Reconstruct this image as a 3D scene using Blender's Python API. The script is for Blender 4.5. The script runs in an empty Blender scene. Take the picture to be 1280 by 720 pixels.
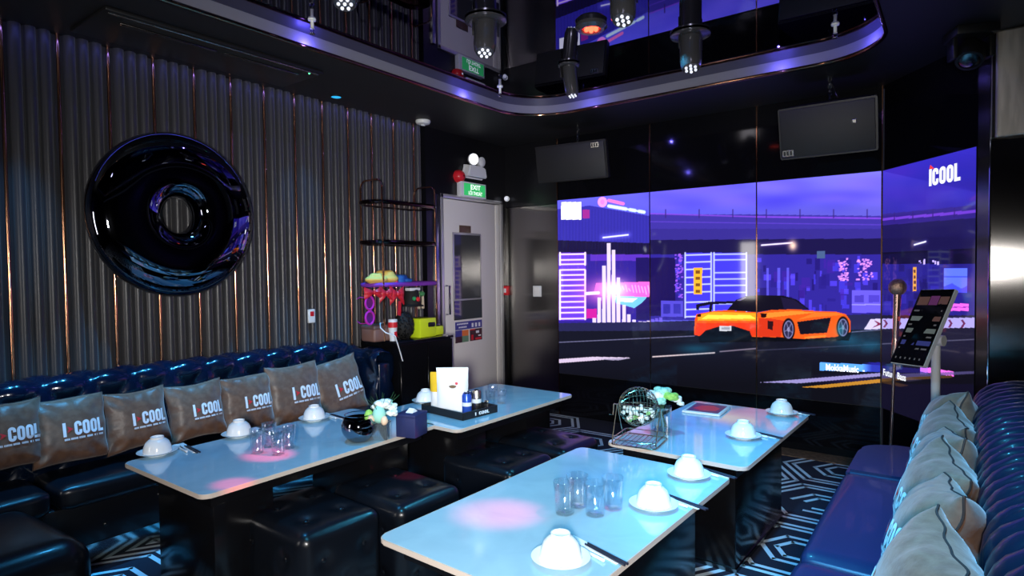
import bpy, bmesh, math, random
import numpy as np
from mathutils import Vector, Matrix
random.seed(7); np.random.seed(7)
SC = bpy.context.scene
COL = SC.collection
PI = math.pi
# ------------------------------------------------------------------ camera
HC = 1.42
CR = Vector((0.80527292, 0.59277338, -0.01245994))
CU = Vector((-0.00785857, 0.03168428, 0.99946703))
CF = Vector((-0.59285223, 0.80474582, -0.03017284))
FPX = 760.06
cam = bpy.data.cameras.new('camera'); cam.sensor_width = 36; cam.lens = FPX/1280*36
cam.clip_start = 0.02; cam.clip_end = 60
co = bpy.data.objects.new('camera', cam); COL.objects.link(co); SC.camera = co
m3 = Matrix((CR, CU, -CF)).transposed()
co.matrix_world = Matrix.Translation((0, 0, HC)) @ m3.to_4x4()
SC.view_settings.view_transform = 'Standard'; SC.view_settings.look = 'None'
SC.view_settings.exposure = 0.0; SC.view_settings.gamma = 1.0
SC.view_settings.use_curve_mapping = False
w = bpy.data.worlds.new('world'); SC.world = w; w.use_nodes = True
w.node_tree.nodes['Background'].inputs[0].default_value = (.012, .013, .02, 1)
w.node_tree.nodes['Background'].inputs[1].default_value = 1
SC.cycles.max_bounces = 8; SC.cycles.transmission_bounces = 8; SC.cycles.transparent_max_bounces = 8
SC.cycles.sample_clamp_indirect = 4.0
SC.cycles.use_denoising = True
SC.cycles.caustics_reflective = False; SC.cycles.caustics_refractive = False

def area_light(name, loc, target, size, energy, color, sy=None, spread=180):
    l = bpy.data.lights.new(name, 'AREA'); l.size = size; l.energy = energy; l.color = color
    if sy: l.shape = 'RECTANGLE'; l.size_y = sy
    l.spread = math.radians(spread)
    o = bpy.data.objects.new(name, l); COL.objects.link(o); o.location = loc
    o.rotation_euler = (Vector(target)-Vector(loc)).to_track_quat('-Z', 'Y').to_euler()
    return o
def spot_light(name, loc, target, energy, color, angle=60, blend=.6, size=.03):
    l = bpy.data.lights.new(name, 'SPOT'); l.energy = energy; l.color = color
    l.spot_size = math.radians(angle); l.spot_blend = blend; l.shadow_soft_size = size
    o = bpy.data.objects.new(name, l); COL.objects.link(o); o.location = loc
    o.rotation_euler = (Vector(target)-Vector(loc)).to_track_quat('-Z', 'Y').to_euler()
    return o
def point_light(name, loc, energy, color, size=.02):
    l = bpy.data.lights.new(name, 'POINT'); l.energy = energy; l.color = color; l.shadow_soft_size = size
    o = bpy.data.objects.new(name, l); COL.objects.link(o); o.location = loc; return o
CYAN = (.07, .60, 1.0); BLUE = (.12, .25, 1.0); VIOLET = (.16, .13, 1.0); RED = (1.0, .05, .12)
# photographer's flash bounced beside the camera and an unseen white light added at near left for the ring's rim glint
area_light('camera_flash', (0.10, -0.25, 1.42), (-3.3, 4.4, 1.3), .16, 38, (1, .97, .94), sy=.30, spread=85)
area_light('rim_glint_light', (-3.0, -1.05, 1.35), (-2.4, 3.5, 1.2), .25, 9, (1, .95, .9), sy=1.0)
# coloured stage lamps under the tray ceiling
spot_light('cyan_wash', (-1.0, 1.0, 2.65), (-1.0, 2.1, .6), 120, CYAN, 85, .8, .05)
spot_light('cyan_wash', (-1.3, 3.3, 2.65), (-1.3, 3.0, .6), 105, CYAN, 90, .8, .05)
spot_light('cyan_wash', (-2.75, 1.5, 2.7), (-2.6, 1.8, .6), 85, (.05, .45, 1), 70, .8, .05)
for sy in (.75, 1.3, 1.85, 2.4, 2.85): spot_light('cyan_wash', (-3.10, sy, 2.66), (-3.47, sy+.05, .75), 170, (.05, .45, 1), 34, .9, .03)
spot_light('cyan_wash', (-.35, 1.2, 2.6), (-.05, 2.3, .5), 480, (.10, .50, 1.0), 60, .8, .05)
spot_light('red_beam', (-.20, 2.25, 2.6), (-1.24, 1.60, .6), 480, RED, 8, 1, .02)
spot_light('red_beam', (-1.06, 1.92, 2.6), (-2.50, 1.53, .6), 700, RED, 5.5, .8, .02)
spot_light('red_beam', (-1.06, 1.92, 2.6), (-2.27, 1.24, .6), 500, RED, 4, .8, .02)
spot_light('red_beam', (-1.3, 2.4, 2.6), (-2.145, 2.05, .42), 1500, RED, 4, .6, .02)
area_light('violet_wall_strip', (-3.70, 1.9, 2.665), (-3.80, 1.9, 2.45), 3.8, 1.1, (.14, .16, 1), sy=.015)
bpy.data.objects['violet_wall_strip'].rotation_euler = Matrix((Vector((0, 1, 0)), Vector((-.9, 0, .42)).normalized(), Vector((.42, 0, .9)).normalized())).transposed().to_euler()
spot_light('blue_wall_wash', (-2.9, 2.45, 2.66), (-3.78, 2.62, 1.95), 26, (.07, .40, 1), 24, 1, .01)
spot_light('blue_wall_wash', (-2.9, .75, 2.66), (-3.78, .95, 1.7), 40, (.07, .42, 1), 26, 1, .01)
for (sx, sy) in ((-3.0+.07, 2.1), (-3.0+.07, 3.45), (-2.35, 4.15), (-.95, 4.2), (-.45, 4.05)):
    point_light('cove_led', (sx, sy, 2.69), 1.6, VIOLET, 0)

# ------------------------------------------------------------------ placing helpers
def ray(u, v): return CR*((u-640)/FPX) + CU*((360-v)/FPX) + CF
def gz(u, v, z): d = ray(u, v); t = (z-HC)/d.z; return Vector((d.x*t, d.y*t, z))
def gx(u, v, x): d = ray(u, v); t = x/d.x; return Vector((x, d.y*t, HC+d.z*t))
def gy(u, v, y): d = ray(u, v); t = y/d.y; return Vector((d.x*t, y, HC+d.z*t))

# ------------------------------------------------------------------ materials
def lin(c):
    return tuple((x/12.92 if x <= .04045 else ((x+.055)/1.055)**2.4) for x in [y/255 for y in c])
def mat(name, col, rough=.5, metal=0., emit=None, es=0., trans=0., ior=1.45, coat=0., bump=None, spec=None, aniso=0., sheen=0.):
    m = bpy.data.materials.new(name); m.use_nodes = True
    n = m.node_tree; b = n.nodes['Principled BSDF']
    b.inputs['Base Color'].default_value = (*col, 1); b.inputs['Roughness'].default_value = rough
    b.inputs['Metallic'].default_value = metal; b.inputs['IOR'].default_value = ior
    b.inputs['Transmission Weight'].default_value = trans; b.inputs['Coat Weight'].default_value = coat
    b.inputs['Coat Roughness'].default_value = .06
    b.inputs['Anisotropic'].default_value = aniso; b.inputs['Sheen Weight'].default_value = sheen
    if spec is not None: b.inputs['Specular IOR Level'].default_value = spec
    if emit: b.inputs['Emission Color'].default_value = (*emit, 1); b.inputs['Emission Strength'].default_value = es
    if bump:
        sc, st, dist = bump
        tc = n.nodes.new('ShaderNodeTexCoord'); nz = n.nodes.new('ShaderNodeTexNoise'); bp = n.nodes.new('ShaderNodeBump')
        nz.inputs['Scale'].default_value = sc; nz.inputs['Detail'].default_value = 4
        bp.inputs['Strength'].default_value = st; bp.inputs['Distance'].default_value = dist
        n.links.new(tc.outputs['Object'], nz.inputs['Vector']); n.links.new(nz.outputs['Fac'], bp.inputs['Height'])
        n.links.new(bp.outputs['Normal'], b.inputs['Normal'])
    return m
def noise_color(m, c1, c2, scale, detail=5, dist=0., stretch=(1, 1, 1), lo=.4, hi=.6):
    n = m.node_tree; b = n.nodes['Principled BSDF']
    tc = n.nodes.new('ShaderNodeTexCoord'); mp = n.nodes.new('ShaderNodeMapping'); nz = n.nodes.new('ShaderNodeTexNoise'); r = n.nodes.new('ShaderNodeValToRGB')
    mp.inputs['Scale'].default_value = stretch
    nz.inputs['Scale'].default_value = scale; nz.inputs['Detail'].default_value = detail; nz.inputs['Distortion'].default_value = dist
    r.color_ramp.elements[0].position = lo; r.color_ramp.elements[1].position = hi
    r.color_ramp.elements[0].color = (*c1, 1); r.color_ramp.elements[1].color = (*c2, 1)
    n.links.new(tc.outputs['Object'], mp.inputs[0]); n.links.new(mp.outputs[0], nz.inputs['Vector']); n.links.new(nz.outputs['Fac'], r.inputs[0]); n.links.new(r.outputs[0], b.inputs['Base Color'])
    return m
M = {}
M['flute'] = mat('padded_charcoal_fabric', (.040, .040, .045), .34, bump=(260, .25, .002), sheen=.3)
M['copper'] = mat('polished_copper', (.86, .42, .24), .16, 1.)
M['copper_dark'] = mat('dark_copper_trim', (.42, .20, .12), .14, 1.)
M['rim_dark'] = mat('near_black_copper_rim', (.10, .055, .045), .16, 1.)
M['rose'] = mat('rose_gold_metal', (.85, .55, .45), .22, 1.)
M['black_gloss'] = mat('black_glass_panel', (.004, .004, .006), .07, spec=.35)
M['black_wall'] = mat('black_satin_wall', (.006, .006, .008), .28)
M['ceil'] = mat('charcoal_paint', (.012, .012, .014), .55)
M['mirror_black'] = mat('black_mirror_ceiling', (.14, .14, .24), .012, 1.)
M['band'] = mat('grey_cove_paint', (.20, .20, .25), .45)
M['steel_dark'] = mat('dark_brushed_steel', (.22, .21, .20), .17, 1., aniso=.95)
M['steel'] = noise_color(mat('brushed_steel', (.55, .53, .5), .27, 1., aniso=.6), (.42, .40, .37), (.6, .58, .55), 3, stretch=(8, 8, 1))
def brushed(m, rot):
    n = m.node_tree; tg = n.nodes.new('ShaderNodeTangent'); tg.direction_type = 'RADIAL'; tg.axis = 'Z'
    n.links.new(tg.outputs[0], n.nodes['Principled BSDF'].inputs['Tangent']); n.nodes['Principled BSDF'].inputs['Anisotropic Rotation'].default_value = rot
brushed(M['steel_dark'], .0); brushed(M['steel'], .0)
M['chrome'] = mat('chrome', (.85, .86, .9), .06, 1.)
M['dark_chrome'] = mat('dark_chrome', (.17, .18, .22), .03, 1.)
M['leather'] = mat('navy_black_leather', (.004, .005, .008), .30, coat=.12, bump=(420, .18, .0012))
M['leather_blue'] = mat('deep_navy_leather', (.005, .017, .066), .40, coat=.12, bump=(420, .15, .0012))
M['tuft'] = mat('tufted_blue_black_leather', (.002, .008, .026), .18, coat=.7, bump=(300, .12, .001))
M['tuft_right'] = mat('ribbed_dark_navy_leather', (.002, .008, .020), .30, coat=.3, bump=(300, .12, .001))
M['seam'] = mat('dark_brown_seam_cord', (.035, .022, .018), .6)
M['pillow'] = noise_color(mat('taupe_satin', (.17, .125, .10), .42, bump=(18, .30, .012), sheen=.4), (.140, .070, .040), (.185, .098, .058), 30)
M['print_white'] = mat('white_print', (.85, .87, .9), .6)
M['print_red'] = mat('red_print', (.75, .03, .04), .6)
M['stone'] = noise_color(mat('pale_glossy_stone', (.62, .68, .72), .10, coat=.35), (.34, .54, .66), (.40, .62, .74), 6, 6, 1.2, lo=.3, hi=.7)
M['edge'] = mat('beige_stone_edge', (.55, .47, .41), .35)
M['lacquer'] = mat('black_lacquer', (.004, .004, .005), .18)
M['ceramic'] = mat('white_porcelain', (.86, .88, .88), .16, coat=.3)
gm = bpy.data.materials.new('clear_glass'); gm.use_nodes = True; g_ = gm.node_tree; g_.nodes.remove(g_.nodes['Principled BSDF'])
tr_, gs_, mx_, lw_, pw_, ma_ = (g_.nodes.new(q) for q in ('ShaderNodeBsdfTransparent', 'ShaderNodeBsdfGlossy', 'ShaderNodeMixShader', 'ShaderNodeLayerWeight', 'ShaderNodeMath', 'ShaderNodeMath'))
tr_.inputs[0].default_value = (.985, .99, .995, 1); gs_.inputs[0].default_value = (1, 1, 1, 1); gs_.inputs['Roughness'].default_value = .02; lw_.inputs[0].default_value = .5; pw_.operation = 'POWER'; pw_.inputs[1].default_value = 3.5; ma_.operation = 'MULTIPLY_ADD'; ma_.inputs[1].default_value = .5; ma_.inputs[2].default_value = .17
g_.links.new(lw_.outputs['Facing'], pw_.inputs[0]); g_.links.new(pw_.outputs[0], ma_.inputs[0])
g_.links.new(ma_.outputs[0], mx_.inputs[0]); g_.links.new(tr_.outputs[0], mx_.inputs[1]); g_.links.new(gs_.outputs[0], mx_.inputs[2]); g_.links.new(mx_.outputs[0], g_.nodes['Material Output'].inputs[0])
M['glass'] = gm
M['paper'] = mat('white_paper', (.86, .86, .86), .7)
M['navy_box'] = mat('navy_leatherette', (.020, .026, .10), .5)
M['black_plastic'] = mat('black_plastic', (.012, .012, .013), .4)
M['grille'] = mat('black_speaker_grille', (.016, .016, .017), .55, bump=(900, .5, .001))
M['white_plastic'] = mat('white_plastic', (.78, .80, .82), .35)
M['door'] = mat('grey_white_door_paint', (.78, .75, .70), .42)
M['door_trim'] = mat('silver_door_edge', (.62, .61, .6), .3, .6)
M['tint'] = mat('smoked_door_glass', (.05, .052, .055), .06, coat=.5)
M['brown'] = mat('brown_plaque', (.10, .055, .035), .4)
M['red'] = mat('red_plastic', (.7, .02, .03), .3)
M['exit_white'] = mat('lit_white_lettering', (.9, .9, .9), .5, emit=(1, 1, 1), es=1.0)
M['exit_green'] = mat('lit_green_exit_panel', (.02, .35, .08), .4, emit=(.03, .42, .12), es=.9)
M['lamp_on'] = mat('bright_emergency_lamp', (.9, .9, .9), .3, emit=(1, 1, 1), es=1.2)
M['led_red'] = mat('red_led', (.9, .1, .05), .3, emit=(1, .07, .03), es=5)
M['led_cyan'] = mat('blue_downlight_lens', (.05, .4, .6), .3, emit=(.02, .45, .9), es=1.0)
M['led_green'] = mat('green_led', (.1, .9, .3), .3, emit=(.1, 1, .4), es=2)
M['led_white'] = mat('clear_led_lens', (.9, .9, .95), .08, emit=(.8, .85, 1), es=.55)
M['yellow_bag'] = mat('yellow_foil', (.85, .52, .02), .35)
M['blue_can'] = mat('blue_can_paint', (.03, .10, .55), .25, .3)
M['neon'] = mat('neon_yellow_plastic', (.68, .85, .02), .45)
M['sequin'] = mat('black_sequins', (.03, .03, .03), .18, .7, bump=(160, 1, .01))
M['magenta'] = mat('magenta_plastic', (.55, .03, .45), .3)
M['bow_red'] = mat('red_satin', (.62, .02, .035), .35)
M['toy_yellow'] = mat('yellow_felt', (.85, .55, .12), .8)
M['toy_blue'] = mat('blue_felt', (.02, .16, .65), .7)
M['toy_pink'] = mat('pink_felt', (.85, .06, .3), .7)
M['purple'] = mat('purple_felt', (.22, .04, .42), .6)
M['bag_brown'] = mat('brown_vinyl', (.22, .12, .10), .5)
M['black_fabric'] = mat('black_fabric', (.01, .01, .01), .8)
M['flower_white'] = mat('white_petals', (.82, .86, .82), .6)
M['flower_mint'] = mat('mint_petals', (.35, .72, .60), .6)
M['flower_peach'] = mat('peach_petals', (.85, .60, .42), .6)
M['leaf'] = mat('bright_green_foliage', (.30, .62, .12), .6)
M['grass'] = mat('dark_green_stem', (.03, .10, .03), .6)
M['mosaic'] = mat('mirror_mosaic', (.45, .55, .62), .12, .85)
M['napkin'] = mat('white_cloth_napkin', (.8, .82, .84), .8)
M['stick'] = mat('dark_chopstick_wood', (.02, .02, .035), .35)
M['brown_floor'] = noise_color(mat('brown_stone_strip', (.10, .055, .03), .4), (.13, .075, .045), (.26, .16, .10), 40)
M['ball_white'] = mat('white_bingo_ball', (.75, .85, .82), .3)
M['ball_green'] = mat('green_bingo_ball', (.25, .6, .2), .3)
M['gold_wire'] = mat('pale_brass_wire', (.75, .66, .48), .18, 1.)
M['bead'] = mat('tablet_dark_glass', (.004, .004, .006), .06)
M['glow_red'] = mat('red_screen_picture', (.16, .01, .01), .3, emit=(.16, .006, .01), es=1)
M['glow_navy'] = mat('navy_screen_picture', (.01, .01, .03), .3, emit=(.01, .01, .05), es=1)
M['cyan_plinth'] = mat('mirror_plinth', (.40, .48, .47), .12, 1.)

# ------------------------------------------------------------------ object helpers
def thing(name, label, cat, loc=(0, 0, 0), rotz=0, group=None):
    o = bpy.data.objects.new(name, None); COL.objects.link(o); o.location = loc; o.rotation_euler = (0, 0, rotz)
    o.empty_display_size = .05
    o['label'] = label; o['category'] = cat
    if group: o['group'] = group
    return o
def tag(o, label, cat, group=None):
    o['label'] = label; o['category'] = cat
    if group: o['group'] = group
    return o
class B:
    """collects shapes into one mesh"""
    def __init__(s): s.bm = bmesh.new(); s.mi = 0
    def _new(s, n0): 
        s.bm.faces.ensure_lookup_table()
        for f in s.bm.faces[n0:]: f.material_index = s.mi
    def poly(s, pts, faces):
        n0 = len(s.bm.faces); vs = [s.bm.verts.new(p) for p in pts]
        for f in faces:
            try: s.bm.faces.new([vs[i] for i in f])
            except ValueError: pass
        s._new(n0); return s
    def box(s, x0, x1, y0, y1, z0, z1):
        p = [(x, y, z) for x in (x0, x1) for y in (y0, y1) for z in (z0, z1)]
        return s.poly(p, [(0, 1, 3, 2), (4, 6, 7, 5), (0, 4, 5, 1), (2, 3, 7, 6), (0, 2, 6, 4), (1, 5, 7, 3)])
    def rbox(s, x0, x1, y0, y1, z0, z1, r=.01, n=3):
        t = B(); t.box(x0, x1, y0, y1, z0, z1)
        bmesh.ops.bevel(t.bm, geom=t.bm.edges[:], offset=r, segments=n, profile=.5, affect='EDGES')
        return s.merge(t)
    def merge(s, t, M4=None):
        if M4 is not None: bmesh.ops.transform(t.bm, matrix=M4, verts=t.bm.verts[:])
        t.bm.verts.index_update()
        s.poly([v.co.copy() for v in t.bm.verts], [[v.index for v in f.verts] for f in t.bm.faces]); t.bm.free(); return s
    def lathe(s, prof, n=32, c=(0, 0, 0), axis=None):
        rot = Matrix.Identity(3) if axis is None else Vector((0, 0, 1)).rotation_difference(Vector(axis)).to_matrix()
        pts, faces, idx = [], [], []
        for r, z in prof:
            if r < 1e-6: idx.append([len(pts)]); pts.append(Vector(c)+rot@Vector((0, 0, z)))
            else:
                idx.append(list(range(len(pts), len(pts)+n)))
                for k in range(n): a = 2*PI*k/n; pts.append(Vector(c)+rot@Vector((r*math.cos(a), r*math.sin(a), z)))
        for a, b in zip(idx, idx[1:]):
            if len(a) == 1 and len(b) == 1: continue
            for k in range(n):
                k2 = (k+1) % n
                if len(a) == 1: faces.append((a[0], b[k], b[k2]))
                elif len(b) == 1: faces.append((a[k], b[0], a[k2]))
                else: faces.append((a[k], b[k], b[k2], a[k2]))
        return s.poly(pts, faces)
    def cyl(s, c, r, h, n=24, axis=None, r2=None):
        r2 = r if r2 is None else r2
        return s.lathe([(0, 0), (r, 0), (r2, h), (0, h)], n, c, axis)
    def ball(s, c, r, n=16, m=10, sz=1.):
        return s.lathe([(r*math.sin(PI*i/m), -r*sz*math.cos(PI*i/m)) for i in range(m+1)], n, c)
    def tube(s, path, r, n=8, closed=False):
        P = [Vector(p) for p in path]; rings = []; pts = []; faces = []
        up = None; L = len(P)
        for i, p in enumerate(P):
            if closed: t = (P[(i+1) % L]-P[i-1]).normalized()
            else: t = (P[min(i+1, L-1)]-P[max(i-1, 0)]).normalized()
            if up is None:
                up = Vector((0, 0, 1)) if abs(t.z) < .9 else Vector((1, 0, 0))
            a = t.cross(up).normalized(); b = a.cross(t).normalized(); up = b
            rr = r[i] if isinstance(r, (list, tuple)) else r
            rings.append(range(len(pts), len(pts)+n))
            for k in range(n): q = 2*PI*k/n; pts.append(p+a*math.cos(q)*rr+b*math.sin(q)*rr)
        rg = list(zip(rings, rings[1:]))+([(rings[-1], rings[0])] if closed else [])
        for A, Bq in rg:
            for k in range(n): k2 = (k+1) % n; faces.append((A[k], A[k2], Bq[k2], Bq[k]))
        if not closed: faces.append(list(rings[0])); faces.append(list(rings[-1]))
        return s.poly(pts, faces)
    def prism(s, poly2, z0, z1):
        n = len(poly2); pts = [(x, y, z0) for x, y in poly2]+[(x, y, z1) for x, y in poly2]
        return s.poly(pts, [list(range(n)), list(range(n, 2*n))]+[(i, (i+1) % n, n+(i+1) % n, n+i) for i in range(n)])
    def done(s, name, mats, parent=None, smooth=True, label=None, fix=True, angle=40):
        if fix: bmesh.ops.recalc_face_normals(s.bm, faces=s.bm.faces[:])
        me = bpy.data.meshes.new(name)
        if not isinstance(mats, (list, tuple)): mats = [mats]
        for mm in mats: me.materials.append(mm)
        s.bm.to_mesh(me); s.bm.free()
        if smooth:
            me.polygons.foreach_set('use_smooth', [True]*len(me.polygons))
            me.set_sharp_from_angle(angle=math.radians(angle))
        o = bpy.data.objects.new(name, me); COL.objects.link(o)
        if parent: o.parent = parent
        if label: o['label'] = label
        return o
def struct(o): o['kind'] = 'structure'; return o
def dup(root, loc, rotz, label=None, group=None):
    r = root.copy(); COL.objects.link(r); r.location = loc; r.rotation_euler = (0, 0, rotz)
    if label: r['label'] = label
    if group: r['group'] = group
    for ch in list(root.children):
        c = ch.copy(); COL.objects.link(c); c.parent = r
        for g in list(ch.children):
            d = g.copy(); COL.objects.link(d); d.parent = c
    return r
def rrect(x0, x1, y0, y1, r, n=6):
    out = []
    for cx, cy, a0 in ((x1-r, y0+r, -PI/2), (x1-r, y1-r, 0), (x0+r, y1-r, PI/2), (x0+r, y0+r, PI)):
        for k in range(n+1): a = a0+PI/2*k/n; out.append((cx+r*math.cos(a), cy+r*math.sin(a)))
    return out
def softbox(b, sx, sy, sz, r, n=14, dimples=(), puff=0.):
    """rounded upholstered block centred in x,y and standing on z=0, dimples = (face, u, v, depth, radius)"""
    hx, hy, hz = sx/2, sy/2, sz/2
    for ax in range(3):
        for sg in (-1, 1):
            pts = []
            for i in range(n+1):
                for j in range(n+1):
                    u, v = -1+2*i/n, -1+2*j/n
                    u = math.copysign(abs(u)**.8, u); v = math.copysign(abs(v)**.8, v)
                    p = [0, 0, 0]; p[ax] = sg; p[(ax+1) % 3] = u; p[(ax+2) % 3] = v
                    P = Vector((p[0]*hx, p[1]*hy, p[2]*hz))
                    Q = Vector((max(-hx+r, min(hx-r, P.x)), max(-hy+r, min(hy-r, P.y)), max(-hz+r, min(hz-r, P.z))))
                    d = P-Q; N = d.normalized() if d.length > 1e-9 else Vector((0, 0, 0))
                    P = Q+N*r
                    nn = Vector((0, 0, 0)); nn[ax] = sg
                    P += nn*puff*(1-u*u)*(1-v*v)
                    for (fa, du, dv, dep, rad) in dimples:
                        if fa == (ax, sg):
                            e = math.hypot(P[(ax+1) % 3]-du, P[(ax+2) % 3]-dv)
                            P -= nn*dep*math.exp(-(e/rad)**2)
                    P.z += hz
                    pts.append(P)
            f = [(i*(n+1)+j, (i+1)*(n+1)+j, (i+1)*(n+1)+j+1, i*(n+1)+j+1) for i in range(n) for j in range(n)]
            b.poly(pts, f)
    bmesh.ops.remove_doubles(b.bm, verts=b.bm.verts[:], dist=.0004)
    return b

# ------------------------------------------------------------------ stroke lettering
def stroke_poly(path, wd, closed=False):
    """ribbon quads along a 2-D path"""
    P = [Vector(p) for p in path]; L = len(P); l, r = [], []
    for i in range(L):
        if closed: t = (P[(i+1) % L]-P[i-1])
        else: t = P[min(i+1, L-1)]-P[max(i-1, 0)]
        t = t.normalized(); nrm = Vector((-t.y, t.x)); l.append(P[i]+nrm*wd/2); r.append(P[i]-nrm*wd/2)
    out = []
    for i in range(L if closed else L-1): j = (i+1) % L; out.append([l[i], r[i], r[j], l[j]])
    return out
def glyph(ch, x, h, wd, sw):
    """condensed bold capital, returns quads and advance"""
    a = sw/2; x0, x1, y0, y1 = x+a, x+wd-a, a, h-a; r = (x1-x0)*.48
    ring = [(px, py) for px, py in rrect(x0, x1, y0, y1, r, 6)]
    if ch == 'O': return stroke_poly(ring, sw, True)
    if ch == 'C':
        ym = (y0+y1)/2; g = h*.13
        seg = [(x1, ym+g)]+[(p) for p in rrect(x0, x1, y0, y1, r, 6)[7:14]]+[p for p in rrect(x0, x1, y0, y1, r, 6)[14:28]]+[p for p in rrect(x0, x1, y0, y1, r, 6)[:7]]+[(x1, ym-g)]
        return stroke_poly(seg, sw)
    if ch == 'I': return stroke_poly([(x+a, 0), (x+a, h*.5), (x+a, h)], sw)
    if ch == 'L': return stroke_poly([(x+a, 0), (x+a, h*.5), (x+a, h)], sw)+stroke_poly([(x+sw*.9, a), (x+wd, a)], sw)
    return []
def icool(h, gap_mark=True):
    """white and red quads of the wordmark in a frame with its left bottom at 0,0"""
    sw = h*.20; wd = h*.50; W, Rr = [], []
    W += glyph('I', 0, h, sw, sw*1.05); x = sw*1.3
    if gap_mark:
        Rr.append([Vector((x+.02*h, h*.72)), Vector((x+.12*h, h*.5)), Vector((x+.02*h, h*.28)), Vector((x+.42*h, h*.5))])
        x += .50*h
    for ch in 'COOL':
        W += glyph(ch, x, h, wd*(.9 if ch == 'L' else 1), sw); x += wd*(1.12)
    return W, Rr, x-wd*.22
def font_mesh(b, text, size, mp, sx=1., offset=0., align='LEFT'):
    cu = bpy.data.curves.new('lettering', 'FONT'); cu.body = text; cu.size = size; cu.offset = offset; cu.align_x = align; cu.resolution_u = 3
    o = bpy.data.objects.new('lettering', cu); COL.objects.link(o)
    dg = bpy.context.evaluated_depsgraph_get(); e = o.evaluated_get(dg); me = e.to_mesh()
    pts = [mp(v.co.x*sx, v.co.y) for v in me.vertices]; fs = [list(p.vertices) for p in me.polygons]
    e.to_mesh_clear(); bpy.data.objects.remove(o); bpy.data.curves.remove(cu)
    b.poly(pts, fs); return b

# ================================================================== STRUCTURE
XL, YB, ZC = -3.777, 5.027, 2.68
ZM = 2.76
YN = -1.3; XR = .95
C1 = Vector((-.447, YB, 0)); CD = Vector((.6076, -.794, 0)).normalized(); C2 = C1+CD*.862; C3 = C1+CD*.948
# --- carpet with inlaid line pattern
M['carpet'] = mat('dark_navy_carpet', (.010, .014, .030), .9, bump=(500, .4, .003))
M['carpet_line'] = mat('pale_blue_carpet_yarn', (.66, .78, .84), .9, bump=(500, .4, .003))
b = B(); b.box(XL-.1, XR+.1, YN-.1, YB+.1, -.06, 0)
b.mi = 1
def hexpts(cx, cy, R, rot=0): return [Vector((cx+R*math.cos(rot+PI/3*k), cy+R*.92*math.sin(rot+PI/3*k))) for k in range(6)]
pit = .72
for i in range(-8, 3):
    for j in range(-3, 10):
        cx, cy = i*pit*.866, j*pit+(pit/2 if i % 2 else 0)
        if not (XL < cx < XR and YN < cy < YB): continue
        for q, R in enumerate((.39, .33, .19, .115)):
            hp = hexpts(cx, cy, R)
            skip = {(i*7+j*3+q//2) % 6} if q in (2, 3) else ({(i+j*2) % 6, (i+j*2+3) % 6} if q == 4 else set())
            for k in range(6):
                if k in skip: continue
                a, c = hp[k], hp[(k+1) % 6]; d = (c-a).normalized(); nn = Vector((-d.y, d.x))
                hw = .0125
                a2, c2 = a-d*hw*.58, c+d*hw*.58
                b.poly([(p.x, p.y, .0012+.0001*(q)) for p in (a2-nn*hw, c2-nn*hw, c2+nn*hw, a2+nn*hw)], [(0, 1, 2, 3)])
struct(b.done('floor', [M['carpet'], M['carpet_line']], smooth=False, fix=False))
b = B(); b.prism([(C1.x-1.9, YB-.17), (C1.x+.02, YB-.19), (C2.x-.08, C2.y-.25), (C3.x, C3.y), (C1.x, YB+.02), (C1.x-1.9, YB+.02)], .001, .006)
struct(b.done('trim_1', M['brown_floor'], smooth=False))
# --- fluted left wall
strips = [0.953+.2333*k for k in range(-9, 13)]
b = B(); prof = []
ya = YN
bays = [(YN, strips[0])]+list(zip(strips, strips[1:]))+[(strips[-1], 3.86)]
pts = []
for (y0, y1) in bays:
    g = .050; pts.append((XL-.050, y0)); 
    L = (y1-y0-g); nf = max(1, round(L/.062)); fw = L/nf
    for q in range(nf):
        for k in range(13):
            a = PI*k/12; yy = y0+g/2+fw*q+fw/2-fw/2*math.cos(a)*.93; pts.append((XL-.040+.038*math.sin(a), yy))
pts.append((XL-.050, 3.86)); pts.append((XL-.1, 3.86)); pts.append((XL-.1, YN))
n = len(pts)
b.poly([(x, y, 0) for x, y in pts]+[(x, y, ZC+.01) for x, y in pts], [(i, i+1, n+i+1, n+i) for i in range(n-3)]+[(n-2, n-1, 2*n-1, 2*n-2)])
struct(b.done('wall_left', M['flute'], fix=False, angle=70))
for k, y in enumerate(strips):
    if y < .3: continue
    b = B(); b.tube([(XL-.022, y, 0), (XL-.022, y, ZC)], .0085, 10)
    struct(b.done('trim_%d' % (k+2), M['copper']))
b = B(); b.box(XL-.1, XL+.012, 3.86, 4.04, 0, ZC); struct(b.done('wall_left_column', M['black_wall'], smooth=False))
b = B(); b.rbox(XL, XL+.035, 3.955, 3.995, 0, 2.10, .004, 2); struct(b.done('trim_30', M['steel']))
b = B(); b.box(XL-.1, XL, 4.04, YB+.1, 2.115, ZC); struct(b.done('wall_left_over_door', M['black_wall'], smooth=False))
b = B(); b.box(XL-.1, XL, 4.96, YB+.1, 0, 2.115); struct(b.done('wall_left_end', M['black_wall'], smooth=False))
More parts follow.
